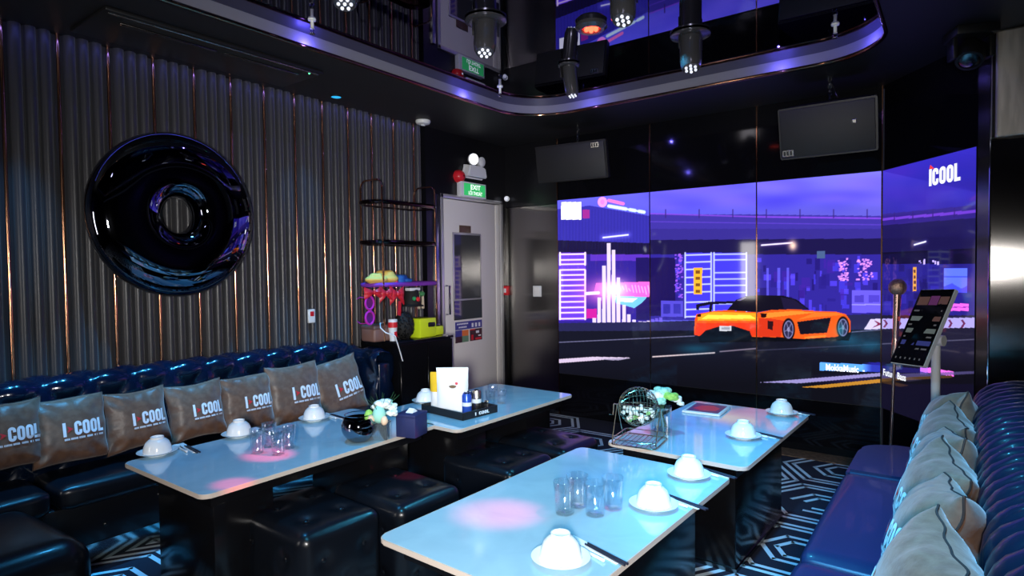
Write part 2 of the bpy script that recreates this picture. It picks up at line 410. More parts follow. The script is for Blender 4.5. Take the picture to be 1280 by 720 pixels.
# --- back wall: steel clad left of the screens, black glass around them
X0 = gy(697.3, 355, YB).x
ZT, ZB = 2.083, .405
b = B(); b.box(XL-.1, X0-.004, YB, YB+.1, 0, 2.05); struct(b.done('wall_back_steel', M['steel_dark'], smooth=False))
b = B(); b.box(XL-.1, X0-.004, YB, YB+.1, 2.054, ZC); struct(b.done('wall_back_top', M['black_wall'], smooth=False))
seams = [X0, gy(812.5, 340, YB).x, gy(945.7, 340, YB).x, C1.x]
for i in range(3):
    b = B(); b.box(seams[i]+.003, seams[i+1]-.003, YB+.012, YB+.1, 0, ZC)
    struct(b.done('wall_back_glass_%d' % (i+1), M['black_gloss'], smooth=False))
b = B()
for s in seams: b.box(s-.0035, s+.0035, YB, YB+.05, 0, ZC)
struct(b.done('trim_31', M['copper_dark'], smooth=False))
N2 = Vector((-CD.y, CD.x, 0)); N2 = -N2 if N2.dot(C1) > 0 else N2   # toward the room
def slab(p, q, th, z0, z1):
    n_ = -N2*th; P = [p, q, q+n_, p+n_]
    return [(v.x, v.y) for v in P]
b = B(); b.prism(slab(C1+CD*.004-N2*.012, C2-CD*.004-N2*.012, .1, 0, 1), 0, ZC); struct(b.done('wall_corner_glass', M['black_gloss'], smooth=False))
b = B(); b.prism(slab(C2, C3, .1, 0, 1), 0, ZC); struct(b.done('wall_corner_post', M['steel_dark'], smooth=False))
b = B(); b.box(C3.x, XR+.1, C3.y+.005, C3.y+.11, 0, 2.095); struct(b.done('wall_right_steel', M['steel_dark'], smooth=False))
b = B(); b.rbox(C3.x+.02, XR+.1, C3.y-.03, C3.y+.11, 2.105, ZC, .01, 2); struct(b.done('wall_right_top', noise_color(mat('warm_satin_steel', (.6, .56, .5), .55, .85), (.50, .46, .40), (.68, .63, .56), 3, stretch=(8, 8, 1)), smooth=False))
b = B(); b.tube([(C3.x+.002, C3.y+.0, 0), (C3.x+.002, C3.y, ZC)], .005, 8); struct(b.done('trim_32', M['chrome']))
b = B(); b.box(XR, XR+.1, YN-.1, C3.y+.1, 0, ZC); struct(b.done('wall_right', M['black_wall'], smooth=False))
b = B(); b.box(XL-.1, XR+.1, YN-.1, YN, 0, ZC); struct(b.done('wall_near', M['black_wall'], smooth=False))
# --- ceiling soffit with a rounded tray
TX0, TX1, TY0, TY1, TR = -2.97, -.33, -.5, 4.27, .42
loop = rrect(TX0, TX1, TY0, TY1, TR, 14)
cx, cy = (TX0+TX1)/2, (TY0+TY1)/2
def outer(p):
    dx, dy = p[0]-cx, p[1]-cy
    k = min((XR+.1-cx)/dx if dx > 0 else ((XL-.1-cx)/dx if dx < 0 else 1e9), (YB+.1-cy)/dy if dy > 0 else ((YN-.1-cy)/dy if dy < 0 else 1e9))
    return (cx+dx*k, cy+dy*k)
# add the exact outer corners to the ring
ring = []
for p in loop: ring.append((p, outer(p)))
b = B(); n = len(ring)
P = [(p[0], p[1], ZC) for p, o in ring]+[(o[0], o[1], ZC) for p, o in ring]
b.poly(P, [(i, (i+1) % n, n+(i+1) % n, n+i) for i in range(n)])
for (ccx, ccy) in ((XL-.1, YN-.1), (XR+.1, YN-.1), (XR+.1, YB+.1), (XL-.1, YB+.1)):
    # corner fill
    best = min(range(n), key=lambda i: 0 if False else (abs((ring[i][1][0]-ccx))+abs(ring[i][1][1]-ccy)) if True else 0)
    for i in range(n):
        o1, o2 = ring[i][1], ring[(i+1) % n][1]
        if abs(o1[0]-o2[0]) > 1e-4 and abs(o1[1]-o2[1]) > 1e-4:
            if min(math.hypot(o1[0]-ccx, o1[1]-ccy), math.hypot(o2[0]-ccx, o2[1]-ccy)) < 2 and (abs(o1[0]-ccx) < 1e-4 or abs(o2[0]-ccx) < 1e-4) and (abs(o1[1]-ccy) < 1e-4 or abs(o2[1]-ccy) < 1e-4):
                b.poly([(o1[0], o1[1], ZC), (o2[0], o2[1], ZC), (ccx, ccy, ZC)], [(0, 1, 2)])
struct(b.done('ceiling', M['ceil'], smooth=False, fix=False))
b = B(); b.poly([(p[0], p[1], z) for z in (ZC+.018, ZM) for p in loop], [(i, (i+1) % n, n+(i+1) % n, n+i) for i in range(n)])
struct(b.done('ceiling_cove', M['band'], fix=False, angle=60))
b = B(); b.tube([(p[0], p[1], ZC+.006) for p in loop], .013, 8, closed=True)
struct(b.done('trim_33', M['copper_dark'], angle=60))
b = B(); b.poly([(p[0], p[1], ZM) for p in rrect(TX0-.02, TX1+.02, TY0-.02, TY1+.02, TR, 14)], [list(range(4*15))])
struct(b.done('ceiling_mirror', M['mirror_black'], smooth=False, fix=False))

# --- door
D = thing('door_1', '', 'door', (XL, 4.04, 0)); del D['label']; del D['category']; D['kind'] = 'structure'
y0, y1 = 0., .92
b = B(); b.rbox(-.06, .02, y0, y0+.035, 0, 2.115, .004, 2); b.rbox(-.06, .02, y1-.035, y1, 0, 2.115, .004, 2); b.rbox(-.06, .02, y0, y1, 2.08, 2.115, .004, 2)
b.done('door_frame', M['door_trim'], D)
b = B(); b.rbox(-.05, -.005, y0+.04, y1-.10, .01, 2.075, .004, 2); b.rbox(-.04, .0, y1-.095, y1-.038, .01, 2.075, .004, 2); b.done('door_panel', M['door'], D)
def dy(u, v): p = gx(u, v, XL); return p.y-4.04, p.z
wy0, wz1 = dy(567, 293); wy1, wz0 = dy(600, 372)
b = B(); b.rbox(-.006, .006, wy0-.02, wy1+.02, wz0-.02, wz1+.02, .003, 2); b.done('window_frame', M['door_trim'], D)
b = B(); b.box(.002, .010, wy0, wy1, wz0, wz1); b.done('window_glass', M['tint'], D, smooth=False)
b = B(); b.box(-.002, .008, wy0-.01, wy1+.02, .955, 1.135); b.done('kick_panel', M['tint'], D, smooth=False)
b = B(); b.rbox(-.002, .008, dy(574, 281)[0], dy(588, 291)[0], 1.775, 1.842, .002, 2); b.done('door_plaque', M['brown'], D)
b = B(); b.tube([(.0, .07, 1.02), (.045, .07, 1.02), (.045, .07, 1.28), (.0, .07, 1.28)], .010, 8); b.done('pull_handle', M['chrome'], D)
# posters on the door
M['poster_blue'] = mat('poster_blue_print', (.05, .05, .28), .4); M['poster_orange'] = mat('poster_orange_print', (.75, .18, .04), .4)
M['poster_green'] = mat('poster_green_print', (.14, .26, .16), .4); M['poster_dark'] = mat('poster_dark_print', (.06, .02, .03), .4)
PO = thing('poster', 'blue, orange and dark printed notices stuck on the grey door', 'poster', (XL+.001, 4.04+wy0, .74))
W_, H_ = wy1-wy0+.02, .195
b = B()
def rect(b, mi, y0, y1, z0, z1, lay):
    b.mi = mi; x = .003+lay*.0008; b.box(x-.002, x, y0*W_, y1*W_, z0*H_, z1*H_)
rect(b, 0, 0, 1, .62, 1, 0)
for r_ in (.86, .70):
    for k in range(7 if r_ > .8 else 5): rect(b, 4, .06+(.0 if r_ > .8 else .06)+k*.06, .105+(0 if r_ > .8 else .06)+k*.06, r_, r_+.07, 1)
for k in range(3): rect(b, 4, .6+k*.13, .67+k*.13, .68, .88, 1)
rect(b, 0, 0, .24, .3, .6, 0); rect(b, 3, 0, .24, 0, .3, 0); rect(b, 1, .24, .48, .3, .58, 0); rect(b, 2, .24, .48, 0, .3, 0); rect(b, 3, .53, 1, 0, .58, 0)
rect(b, 5, .58, .66, .05, .3, 1); rect(b, 5, .74, .96, .04, .14, 1); rect(b, 4, .76, .88, .36, .48, 1); rect(b, 4, .85, .95, .2, .26, 1); rect(b, 5, .53, .72, .52, .58, 1)
b.done('poster_sheet', [M['poster_blue'], M['poster_orange'], M['poster_green'], M['poster_dark'], M['napkin'], M['bow_red']], PO, smooth=False)
# fire call point and white switch on steel wall
p = gy(633, 363, YB)
t = thing('fire_call_point', 'small red fire call box on dark steel wall beside the door', 'alarm', (p.x, YB, p.z))
b = B(); b.rbox(-.048, .048, -.045, 0, -.048, .048, .006, 3); b.done('body', M['red'], t)
b = B(); b.rbox(-.03, .03, -.049, -.044, -.022, .022, .002, 2); b.done('window_pane', M['white_plastic'], t)
p = gy(672, 364, YB)
t = thing('wall_switch', 'white switch plate on dark steel wall between call box and screen', 'switch', (p.x, YB, p.z))
b = B(); b.rbox(-.05, .05, -.012, 0, -.055, .055, .005, 3); b.done('plate', M['white_plastic'], t)
b = B(); b.rbox(-.03, .03, -.018, -.011, -.04, .04, .003, 2); b.done('rocker', M['paper'], t)
p = gx(388, 395, XL)
t = thing('wall_remote', 'small white remote holder on the fluted wall above the sofa', 'switch', (XL, p.y, p.z))
b = B(); b.rbox(0, .02, -.028, .028, -.05, .05, .006, 3); b.done('plate', M['ceramic'], t)
b = B(); b.rbox(.019, .024, -.016, .016, 0, .034, .003, 2); b.done('button', M['red'], t)

# ================================================================== VIDEO WALL
MV = bpy.data.materials.new('video_screen_picture'); MV.use_nodes = True
n_ = MV.node_tree; pb = n_.nodes['Principled BSDF']; at_ = n_.nodes.new('ShaderNodeAttribute'); at_.attribute_name = 'picture'
pb.inputs['Base Color'].default_value = (.004, .004, .006, 1); pb.inputs['Roughness'].default_value = .05
n_.links.new(at_.outputs['Color'], pb.inputs['Emission Color']); pb.inputs['Emission Strength'].default_value = 1.5
def project(P):
    """world points (n,3) -> frame coordinates used to author the picture shown on the screens"""
    q = P-np.array([0, 0, HC]); r_, u_, f_ = q@np.array(CR), q@np.array(CU), q@np.array(CF)
    return 640+FPX*r_/f_, 360-FPX*u_/f_
class Paint:
    def __init__(s, U, V, base): s.U, s.V = U, V; s.C = np.zeros((len(U), 3))+np.array(base, float)
    def mix(s, a, col): a = np.clip(a, 0, 1)[:, None]; s.C = s.C*(1-a)+np.array(col, float)*a
    def add(s, a, col): s.C = s.C+np.clip(a, 0, 9)[:, None]*np.array(col, float)
    def poly(s, pts, col, a=1.):
        U, V = s.U, s.V; ins = np.zeros(len(U), bool); n = len(pts)
        for i in range(n):
            (x1, y1), (x2, y2) = pts[i], pts[(i+1) % n]
            if y1 == y2: continue
            c = ((y1 > V) != (y2 > V)) & (U < (x2-x1)*(V-y1)/(y2-y1)+x1); ins ^= c
        s.mix(ins*a, col)
    def rect(s, x0, y0, x1, y1, col, a=1.): s.poly([(x0, y0), (x1, y0), (x1, y1), (x0, y1)], col, a)
    def seg(s, p, q, wd, col, glow=0., gc=None, a=1.):
        p, q = np.array(p, float), np.array(q, float); d = q-p; L2 = d@d
        t = np.clip(((s.U-p[0])*d[0]+(s.V-p[1])*d[1])/L2, 0, 1)
        r_ = np.hypot(s.U-p[0]-t*d[0], s.V-p[1]-t*d[1])
        if glow: s.add(.55*np.exp(-(r_/glow)**2), gc or col)
        s.mix(a*np.clip((wd/2+.5-r_), 0, 1), col)
    def ell(s, cx, cy, rx, ry, col, a=1., soft=.12):
        r_ = np.hypot((s.U-cx)/rx, (s.V-cy)/ry); s.mix(a*np.clip((1-r_)/soft, 0, 1), col)
    def blob(s, cx, cy, rx, ry, col, a=1.):
        s.mix(a*np.exp(-((s.U-cx)/rx)**2-((s.V-cy)/ry)**2), col)
rs = np.random.RandomState(3)
def paint_flat(p):
    U, V = p.U, p.V
    top = 250-(U-697)*.0887; k = np.clip((V-top)/45, 0, 1)[:, None]
    hx = np.clip((U-697)/406, 0, 1)[:, None]
    p.C = (np.array([94, 92, 248])*(1-hx)+np.array([118, 112, 255])*hx)*(1-k*.22)
    for q in range(30):  # clouds
        p.blob(820+rs.rand()*280, 225+rs.rand()*35, 20+rs.rand()*25, 5+rs.rand()*5, (130, 105, 255) if q % 2 else (60, 52, 205), .3)
    # flyover
    p.poly([(812, 268), (945, 268), (1103, 270), (1103, 400), (812, 400)], (58, 46, 150))
    p.rect(812, 286, 1104, 300, (50, 40, 132)); p.poly([(812, 300), (1104, 298), (1104, 318), (812, 318)], (24, 18, 66))
    p.seg((812, 267), (945, 271), 1.5, (120, 66, 205)); p.seg((945, 271), (1103, 273), 1.8, (125, 66, 215))
    for x in range(832, 1100, 42): p.seg((x, 262), (x, 272), 1.2, (50, 34, 110))
    p.seg((812, 277), (1103, 281), 1, (88, 60, 190))
    # left building
    p.poly([(690, 262), (738, 257), (812, 270), (812, 320), (690, 320)], (50, 44, 158)); p.poly([(690, 300), (812, 304), (812, 320), (690, 320)], (22, 17, 56))
    for x in range(700, 812, 4): p.seg((x, 262), (x, 318), .6, (28, 24, 100), a=.35)
    p.rect(728, 262, 737, 273, (150, 40, 140))
    p.rect(690, 318, 812, 404, (44, 30, 138)); p.rect(812, 318, 1104, 400, (44, 34, 140))
    p.rect(738, 318, 812, 326, (95, 50, 190), .8)
    for q in range(150):
        x, y = 812+rs.rand()*290, 320+rs.rand()*75; wd, hh = 2+rs.rand()*9, 2+rs.rand()*14
        c = [(70, 60, 235), (25, 15, 90), (90, 70, 255), (35, 25, 120), (60, 30, 150)][rs.randint(5)]
        p.rect(x, y, x+wd, y+hh, c, .6)
    p.rect(812, 322, 844, 395, (24, 14, 78)); p.rect(795, 322, 812, 400, (28, 18, 88))
    p.rect(935, 318, 945, 398, (38, 30, 120))
    # neon ladders
    p.rect(699, 316, 732, 400, (92, 56, 232))
    for y in (318, 325, 330.5, 337.5, 344, 350, 357, 363.5, 370.5, 377.5, 384.5, 391, 398.5): p.seg((700, y), (731, y-.5), 1.7, (250, 222, 255), 2.2, (60, 20, 60))
    for x in (700, 731.5): p.seg((x, 316), (x, 331), 2.2, (252, 226, 255)); p.seg((x, 338), (x, 399), 2.2, (252, 226, 255))
    p.rect(856, 316, 933, 397, (62, 54, 226))
    for y in (318, 327, 336, 346, 355, 364.5, 377, 386, 395): p.seg((857, y+1), (888, y), 1.6, (196, 204, 255), 1.5, (20, 20, 50))
    for y in (318, 325, 341, 349, 357, 366, 380, 390, 396.5): p.seg((893, y), (932, y-.5), 1.6, (176, 186, 255), 1.5, (20, 20, 50))
    for x in (856.5, 889, 892.5, 933): p.seg((x, 316), (x, 397), 1.8, (186, 194, 255))
    for q in range(60): p.rect(*(lambda x, y: (x, y, x+2.5, y+1.6))(843+rs.rand()*9, 317+rs.rand()*55), (160, 90, 255), .7)
    p.rect(826, 376, 854, 396, (76, 66, 196)); p.rect(829, 380, 838, 392, (46, 40, 150)); p.rect(842, 380, 851, 392, (50, 44, 160))
    # equaliser bars and pink sign
    p.blob(760, 365, 30, 16, (255, 120, 230), .8); p.poly([(745, 354), (812, 352), (812, 371), (770, 372), (742, 368)], (255, 105, 215), .9)
    for q in range(9): p.seg((778+q*4, 356+rs.rand()*5), (780+q*4, 362+rs.rand()*6), 1.2, (255, 175, 245))
    p.rect(733, 386, 746, 398, (190, 30, 150)); p.seg((733, 367), (748, 366), 4, (240, 220, 255))
    p.poly([(768, 370), (809, 371), (803, 378), (793, 385), (770, 379)], (120, 215, 255), .85); p.poly([(772, 372), (797, 373), (790, 378), (775, 377)], (225, 250, 255))
    p.blob(768, 362, 14, 10, (255, 250, 255), 1.)
    for x, t in ((743, 397.5), (749, 372), (755, 332), (761, 304), (767, 312.5), (773, 347), (780, 381), (786, 393), (792.5, 399.7), (800, 401.5), (806, 402), (811, 401)):
        p.rect(x-2.2, t, x+2.2, 404, (232, 216, 255), .9)
    for x in (816, 821, 826): p.rect(x-2, 399-(x-816)*.2, x+2, 404, (110, 90, 220), .8)
    p.seg((754, 297), (785, 293.5), 1.8, (235, 235, 255), 4, (60, 60, 90))
    # billboards above
    p.ell(753, 252.5, 6.2, 6.8, (255, 150, 245)); p.ell(753, 252.5, 2.8, 3.4, (250, 110, 210), .6)
    for q in range(5): p.seg((761+q*3.9, 250.5+q*.9), (763.3+q*3.9, 251+q*.9), 4, (255, 120, 195), a=.9)
    for q in range(12): p.seg((761+q*3.8, 257.5+q*.66), (763.2+q*3.8, 257.9+q*.66), 4 if q not in (6, 9) else 2, (215, 245, 255), 2, (20, 30, 30), a=.95)
    p.rect(701.5, 252.5, 726.5, 274.5, (250, 250, 255))
    # yellow sign, street light, distant neon words
    p.rect(866.8, 334.5, 877.8, 368, (236, 168, 44))
    for y in (338, 346, 354, 362): p.rect(869.5, y, 875, y+4, (90, 50, 20), .8)
    p.seg((952, 306.5), (990, 303.5), 1.8, (235, 225, 255), 3, (60, 40, 60)); p.blob(991, 307, 5, 6, (255, 210, 190))
    p.rect(1021, 314, 1031, 323, (66, 88, 130))
    for q in range(110):
        g = rs.rand() < .5; x = (1047+rs.rand()*12) if g else (1070+rs.rand()*20); y = 322+rs.rand()*28
        p.rect(x, y, x+2.4, y+1.7, (236, 150, 255), .75)
    p.rect(1065, 363, 1101, 391, (98, 84, 226)); p.rect(1068, 369, 1080, 378, (70, 56, 180)); p.rect(1086, 369, 1099, 378, (74, 60, 190)); p.rect(1065, 380, 1101, 381.5, (140, 130, 255))
    for x in (958, 972, 983): p.rect(x, 335, x+3, 372, (110, 105, 255), .6)
    # road
    p.poly([(690, 404), (830, 402), (1104, 392), (1104, 520), (690, 520)], (34, 34, 74))
    p.poly([(690, 414), (1104, 412), (1104, 520), (690, 520)], (17, 18, 32))
    kk = np.clip((V-440)/40, 0, 1); p.mix(kk*.8, (8, 8, 14))
    p.seg((697, 428), (868, 420), .8, (130, 128, 170)); p.seg((1040, 417), (1103, 412), .8, (120, 120, 160))
    p.poly([(697, 449), (742, 446), (790, 447), (697, 454)], (196, 178, 205)); p.poly([(745, 449), (790, 447.5), (772, 450.5)], (150, 140, 170))
    p.seg((816, 446), (893, 441), 1.6, (205, 185, 190)); p.seg((900, 439.5), (946, 435.5), 1.4, (120, 108, 128)); p.seg((946, 438), (1103, 430), .8, (60, 60, 84))
    p.poly([(1088, 399), (1104, 398), (1104, 411), (1080, 412)], (196, 186, 226)); p.poly([(1092, 400), (1103, 405), (1090, 410), (1097, 405)], (120, 30, 70))
    for (x, y, rx, ry) in ((870, 436, 22, 6), (900, 424, 14, 6), (1060, 425, 16, 9), (1090, 432, 20, 8), (1040, 415, 8, 7)): p.blob(x, y, rx, ry, (24, 92, 122), .55)
    # car
    X = lambda x, y: (850+x/4.923, 350+y/4.923)
    pp = lambda L, c, a=1.: p.poly([X(*q) for q in L], c, a)
    pp([(110, 335), (1060, 310), (1040, 372), (120, 385)], (6, 7, 12), .85)
    pp([(100, 210), (210, 190), (290, 185), (480, 200), (560, 185), (700, 180), (830, 190), (960, 195), (1020, 210), (1048, 250), (1050, 320), (960, 350), (760, 362), (600, 352), (450, 350), (120, 345), (88, 335), (90, 250)], (222, 84, 22))
    pp([(540, 235), (640, 250), (620, 350), (480, 350), (485, 235)], (196, 48, 22)); pp([(100, 265), (480, 262), (480, 345), (90, 340)], (214, 52, 22))
    pp([(110, 215), (210, 195), (470, 205), (480, 250), (110, 250)], (250, 150, 30)); pp([(170, 215), (430, 215), (470, 238), (130, 240)], (255, 214, 70))
    pp([(500, 205), (700, 190), (840, 200), (700, 215), (520, 235)], (244, 130, 44)); pp([(830, 200), (960, 200), (1010, 215), (830, 228), (720, 245)], (236, 110, 36))
    pp([(105, 210), (130, 210), (128, 228), (105, 228)], (40, 10, 10)); pp([(495, 206), (535, 206), (530, 230), (500, 232)], (30, 8, 10))
    pp([(120, 345), (160, 310), (250, 283), (330, 283), (430, 315), (450, 372), (130, 372)], (8, 14, 24)); pp([(243, 283), (316, 283), (316, 314), (243, 314)], (188, 190, 200)); pp([(255, 291), (305, 291), (305, 306), (255, 306)], (110, 112, 130), .6)
    pp([(290, 185), (345, 122), (400, 100), (480, 93), (640, 97), (720, 120), (800, 185), (700, 180), (560, 185), (480, 198), (300, 186)], (14, 11, 26)); pp([(620, 105), (700, 120), (790, 182), (640, 178)], (26, 20, 50)); pp([(350, 125), (400, 104), (410, 108), (370, 128)], (150, 140, 190), .7)
    pp([(100, 150), (180, 133), (345, 129), (330, 144), (200, 150), (195, 195), (178, 195), (182, 152), (120, 165), (115, 188), (100, 182)], (18, 16, 38))
    pp([(720, 258), (930, 230), (905, 325), (740, 335)], (16, 14, 26)); pp([(540, 250), (575, 255), (570, 310), (540, 300)], (40, 14, 20)); pp([(765, 350), (900, 338), (900, 350), (770, 362)], (255, 120, 40))
    for (x, y, rx, ry) in ((668, 305, 42, 74), (1003, 292, 42, 72)):
        cx_, cy_ = X(x, y); p.ell(cx_, cy_, rx/4.923, ry/4.923, (8, 7, 14)); p.ell(cx_, cy_, rx*.76/4.923, ry*.8/4.923, (128, 126, 176)); p.ell(cx_, cy_, rx*.64/4.923, ry*.7/4.923, (38, 36, 66)); p.ell(cx_, cy_, rx*.2/4.923, ry*.2/4.923, (150, 150, 190))
        for a in range(5):
            q = a*2*PI/5+.4; p.seg((cx_, cy_), (cx_+rx*.6/4.923*math.cos(q), cy_+ry*.66/4.923*math.sin(q)), .9, (120, 118, 160))
    p.blob(1050, 412, 5, 8, (30, 150, 160), .5)
    p.poly([(1024.8, 453), (1103, 456.5), (1103, 465), (1024.8, 463)], (90, 160, 255)); p.mix(((V > 453) & (V < 465) & (U > 1078) & (U < 1103))*np.clip((U-1078)/12, 0, 1)*.85, (34, 32, 150))
    p.blob(1060, 474, 40, 5, (60, 40, 140), .4)
    p.poly([(950, 478), (1103, 466), (1103, 470), (1000, 479)], (150, 140, 200), .9); p.poly([(1000, 484), (1103, 473.5), (1103, 478), (1030, 485)], (190, 130, 40), .9)
def paint_side(p):
    U, V = p.U, p.V
    top = 214-(U-1103)*.269; k = np.clip((V-top)/90, 0, 1)[:, None]
    p.C = np.array([46, 38, 172])*(1-k)+np.array([38, 28, 116])*k
    for q in range(14): p.blob(1105+rs.rand()*110, 210+rs.rand()*50, 22, 9, (62, 36, 165) if q % 2 else (38, 34, 160), .4)
    p.poly([(1100, 268), (1222, 256), (1222, 470), (1100, 470)], (40, 26, 112)); p.poly([(1100, 273), (1222, 262), (1222, 266), (1100, 276)], (98, 52, 186))
    for x in (1118, 1141, 1166, 1193): p.seg((x, 266-(x-1118)*.08), (x, 277-(x-1118)*.08), 1.2, (40, 22, 100))
    p.poly([(1100, 282), (1222, 272), (1222, 330), (1100, 330)], (22, 17, 66)); p.poly([(1100, 316), (1222, 310), (1222, 330), (1100, 330)], (12, 9, 34))
    p.seg((1143, 306), (1157, 302), 1.8, (235, 235, 255), 3, (50, 50, 80))
    p.rect(1100, 330, 1222, 402, (32, 26, 118))
    for q in range(40): x, y = 1103+rs.rand()*70, 325+rs.rand()*70; p.rect(x, y, x+4+rs.rand()*8, y+4+rs.rand()*14, [(22, 16, 84), (44, 36, 150), (30, 24, 108)][rs.randint(3)], .7)
    for q in range(7): x = 1148+rs.rand()*24; p.rect(x, 324+rs.rand()*4, x+2, 327+rs.rand()*4, (190, 170, 255))
    p.rect(1180, 335, 1209, 366, (86, 108, 255)); p.seg((1180, 346), (1209, 346), 1, (40, 50, 180)); p.poly([(1180, 358), (1190, 354), (1202, 361), (1209, 357), (1209, 366), (1180, 366)], (60, 70, 225))
    p.rect(1186, 379.5, 1210.5, 388.5, (238, 96, 226)); p.rect(1186, 383.4, 1210.5, 384.6, (120, 40, 160))
    p.rect(1141, 334, 1145.5, 364, (214, 150, 40))
    for y in (337, 344, 351, 358): p.rect(1142, y, 1144.7, y+4, (80, 40, 20))
    p.rect(1100, 394, 1222, 480, (24, 22, 44))
    p.poly([(1100, 398.5), (1222, 397), (1222, 409.5), (1100, 411)], (160, 150, 218))
    for x in (1106, 1123, 1160, 1187, 1203):
        p.poly([(x-2.5, 399.5), (x+.5, 399.5), (x+4, 404.3), (x+.5, 409.5), (x-2.5, 409.5), (x+1, 404.3)], (96, 34, 78))
    p.seg((1100, 430), (1222, 424), 1, (90, 88, 116)); kk = np.clip((V-440)/30, 0, 1); p.mix(kk*.85, (10, 9, 16))
    p.poly([(1103, 457), (1152, 461), (1152, 466), (1103, 466)], (34, 28, 110), .7)
    p.poly([(1150, 458), (1192, 464.5), (1192, 470.5), (1150, 464.5)], (236, 104, 226)); p.mix(((V > 458) & (V < 468) & (U > 1150) & (U < 1160))*.5, (140, 110, 250))
    p.poly([(1100, 468), (1218, 464), (1218, 467), (1100, 474)], (84, 76, 130), .7); p.poly([(1100, 473), (1190, 469), (1190, 472), (1100, 477)], (96, 66, 30), .7)
def screen(name, label, A, Bp, nrm, painter, step=.0042):
    """grid on the vertical plane between A and Bp"""
    A, Bp = Vector(A), Vector(Bp); L = (Bp-A).length; nu = max(2, int(L/step)); nv = int((ZT-ZB)/step)
    uu = np.linspace(0, 1, nu+1); vv = np.linspace(ZB, ZT, nv+1)
    UU, VV = np.meshgrid(uu, vv, indexing='xy')
    P = np.zeros((UU.size, 3)); P[:, 0] = A.x+(Bp.x-A.x)*UU.ravel(); P[:, 1] = A.y+(Bp.y-A.y)*UU.ravel(); P[:, 2] = VV.ravel()
    pu, pv = project(P); pt = Paint(pu, pv, (0, 0, 0)); painter(pt)
    C = np.clip(pt.C, 0, 255)/255; C = np.where(C <= .04045, C/12.92, ((C+.055)/1.055)**2.4)
    idx = np.arange(UU.size).reshape(nv+1, nu+1)
    F = np.stack([idx[:-1, :-1], idx[:-1, 1:], idx[1:, 1:], idx[1:, :-1]], -1).reshape(-1, 4)
    t = thing(name, label, 'screen', ((A.x+Bp.x)/2, (A.y+Bp.y)/2, ZB), 0, None)
    off = np.array([(A.x+Bp.x)/2, (A.y+Bp.y)/2, ZB])
    me = bpy.data.meshes.new('display'); me.vertices.add(len(P)); me.vertices.foreach_set('co', (P-off).ravel())
    me.loops.add(F.size); me.loops.foreach_set('vertex_index', F.ravel()); me.polygons.add(len(F)); me.polygons.foreach_set('loop_start', np.arange(0, F.size, 4)); me.polygons.foreach_set('loop_total', np.full(len(F), 4))
    me.update(calc_edges=True)
    ca = me.color_attributes.new('picture', 'FLOAT_COLOR', 'POINT'); ca.data.foreach_set('color', np.hstack([C, np.ones((len(C), 1))]).astype(np.float32).ravel())
    me.materials.append(MV)
    o = bpy.data.objects.new('display', me); COL.objects.link(o); o.parent = t
    # slim housing behind the picture
    b = B(); d = (Bp-A).normalized(); n3 = Vector(nrm)
    bk = [A-d*.001-n3*.0015, Bp+d*.001-n3*.0015, Bp+d*.001-n3*.010, A-d*.001-n3*.010]
    b.prism([(q.x-off[0], q.y-off[1]) for q in bk], -.004, ZT-ZB+.004); b.done('housing', M['black_plastic'], t, smooth=False)
    return t
lab = ['leftmost video wall panel showing neon ladders, pink sign and equaliser bars', 'second video wall panel with blue neon ladders and rear of orange car',
       'third video wall panel showing front half of orange car and music caption']
flats = []
for i in range(3):
    flats.append(screen('video_screen', lab[i], (seams[i]+.005, YB+.0, 0), (seams[i+1]-.005, YB+.0, 0), (0, -1, 0), paint_flat))
S4 = screen('video_screen', 'angled video wall panel in the corner with white and red wordmark', tuple(C1+CD*.010), tuple(C1+CD*.850), tuple(N2), paint_side)
M['cap_white'] = mat('lit_caption_lettering', (.9, .9, .9), .5, emit=(.95, .97, 1), es=1); M['cap_red'] = mat('lit_red_triangle', (.8, .05, .05), .5, emit=(.95, .05, .03), es=1)
# wordmark on the angled screen
def side_pt(s_, z, lift=.003): p = C1+CD*s_+N2*lift; q = S4.location; return (p.x-q.x, p.y-q.y, z-q.z)
def side_s(u):
    r_ = ray(u, 330); den = r_.x*CD.y-r_.y*CD.x; return (r_.y*C1.x-r_.x*C1.y)/den*-1 if False else (C1.y*r_.x-C1.x*r_.y)/(r_.y*CD.x-r_.x*CD.y)
s0, s1 = side_s(1161), side_s(1200)
zl = gy(1161, 233, (C1+CD*s0).y).z; h_ = .105
def hquads(b, quads, mp):
    for q in quads: b.poly([mp(p.x, p.y) for p in q], [(0, 1, 2, 3)])
Wq, Rq, wl = icool(1.0, False)
k_ = (s1-s0)/wl
b = B(); hquads(b, Wq, lambda x, y: side_pt(s0+x*k_, zl+y*h_)); b.done('wordmark', M['cap_white'], S4, smooth=False, fix=False)
b = B(); b.poly([side_pt(s0+(x)*k_, zl+(y)*h_, .0034) for x, y in ((.02, 1.02), (.42, .98), (.10, 1.26))], [(0, 1, 2)]); b.done('triangle_mark', M['cap_red'], S4, smooth=False, fix=False)
# caption along the foot of the picture
t3 = flats[2]
pa, pb_ = gy(1032, 462.3, YB), gy(1098, 463.8, YB)
b = B(); font_mesh(b, 'MokkaMusic  -', .066, lambda x, y: (pa.x-t3.location.x+x, -.003, pa.z-t3.location.z+y), sx=(pb_.x-pa.x)/.52, offset=.0022); b.done('caption_text', M['cap_white'], t3, smooth=False, fix=False)
sa, sb = side_s(1105), side_s(1142); za = pa.z
b = B(); font_mesh(b, 'Future Bass', .064, lambda x, y: side_pt(sa+x, za+y), sx=(sb-sa)/.38, offset=.0015); b.done('caption_text', M['cap_white'], S4, smooth=False, fix=False)

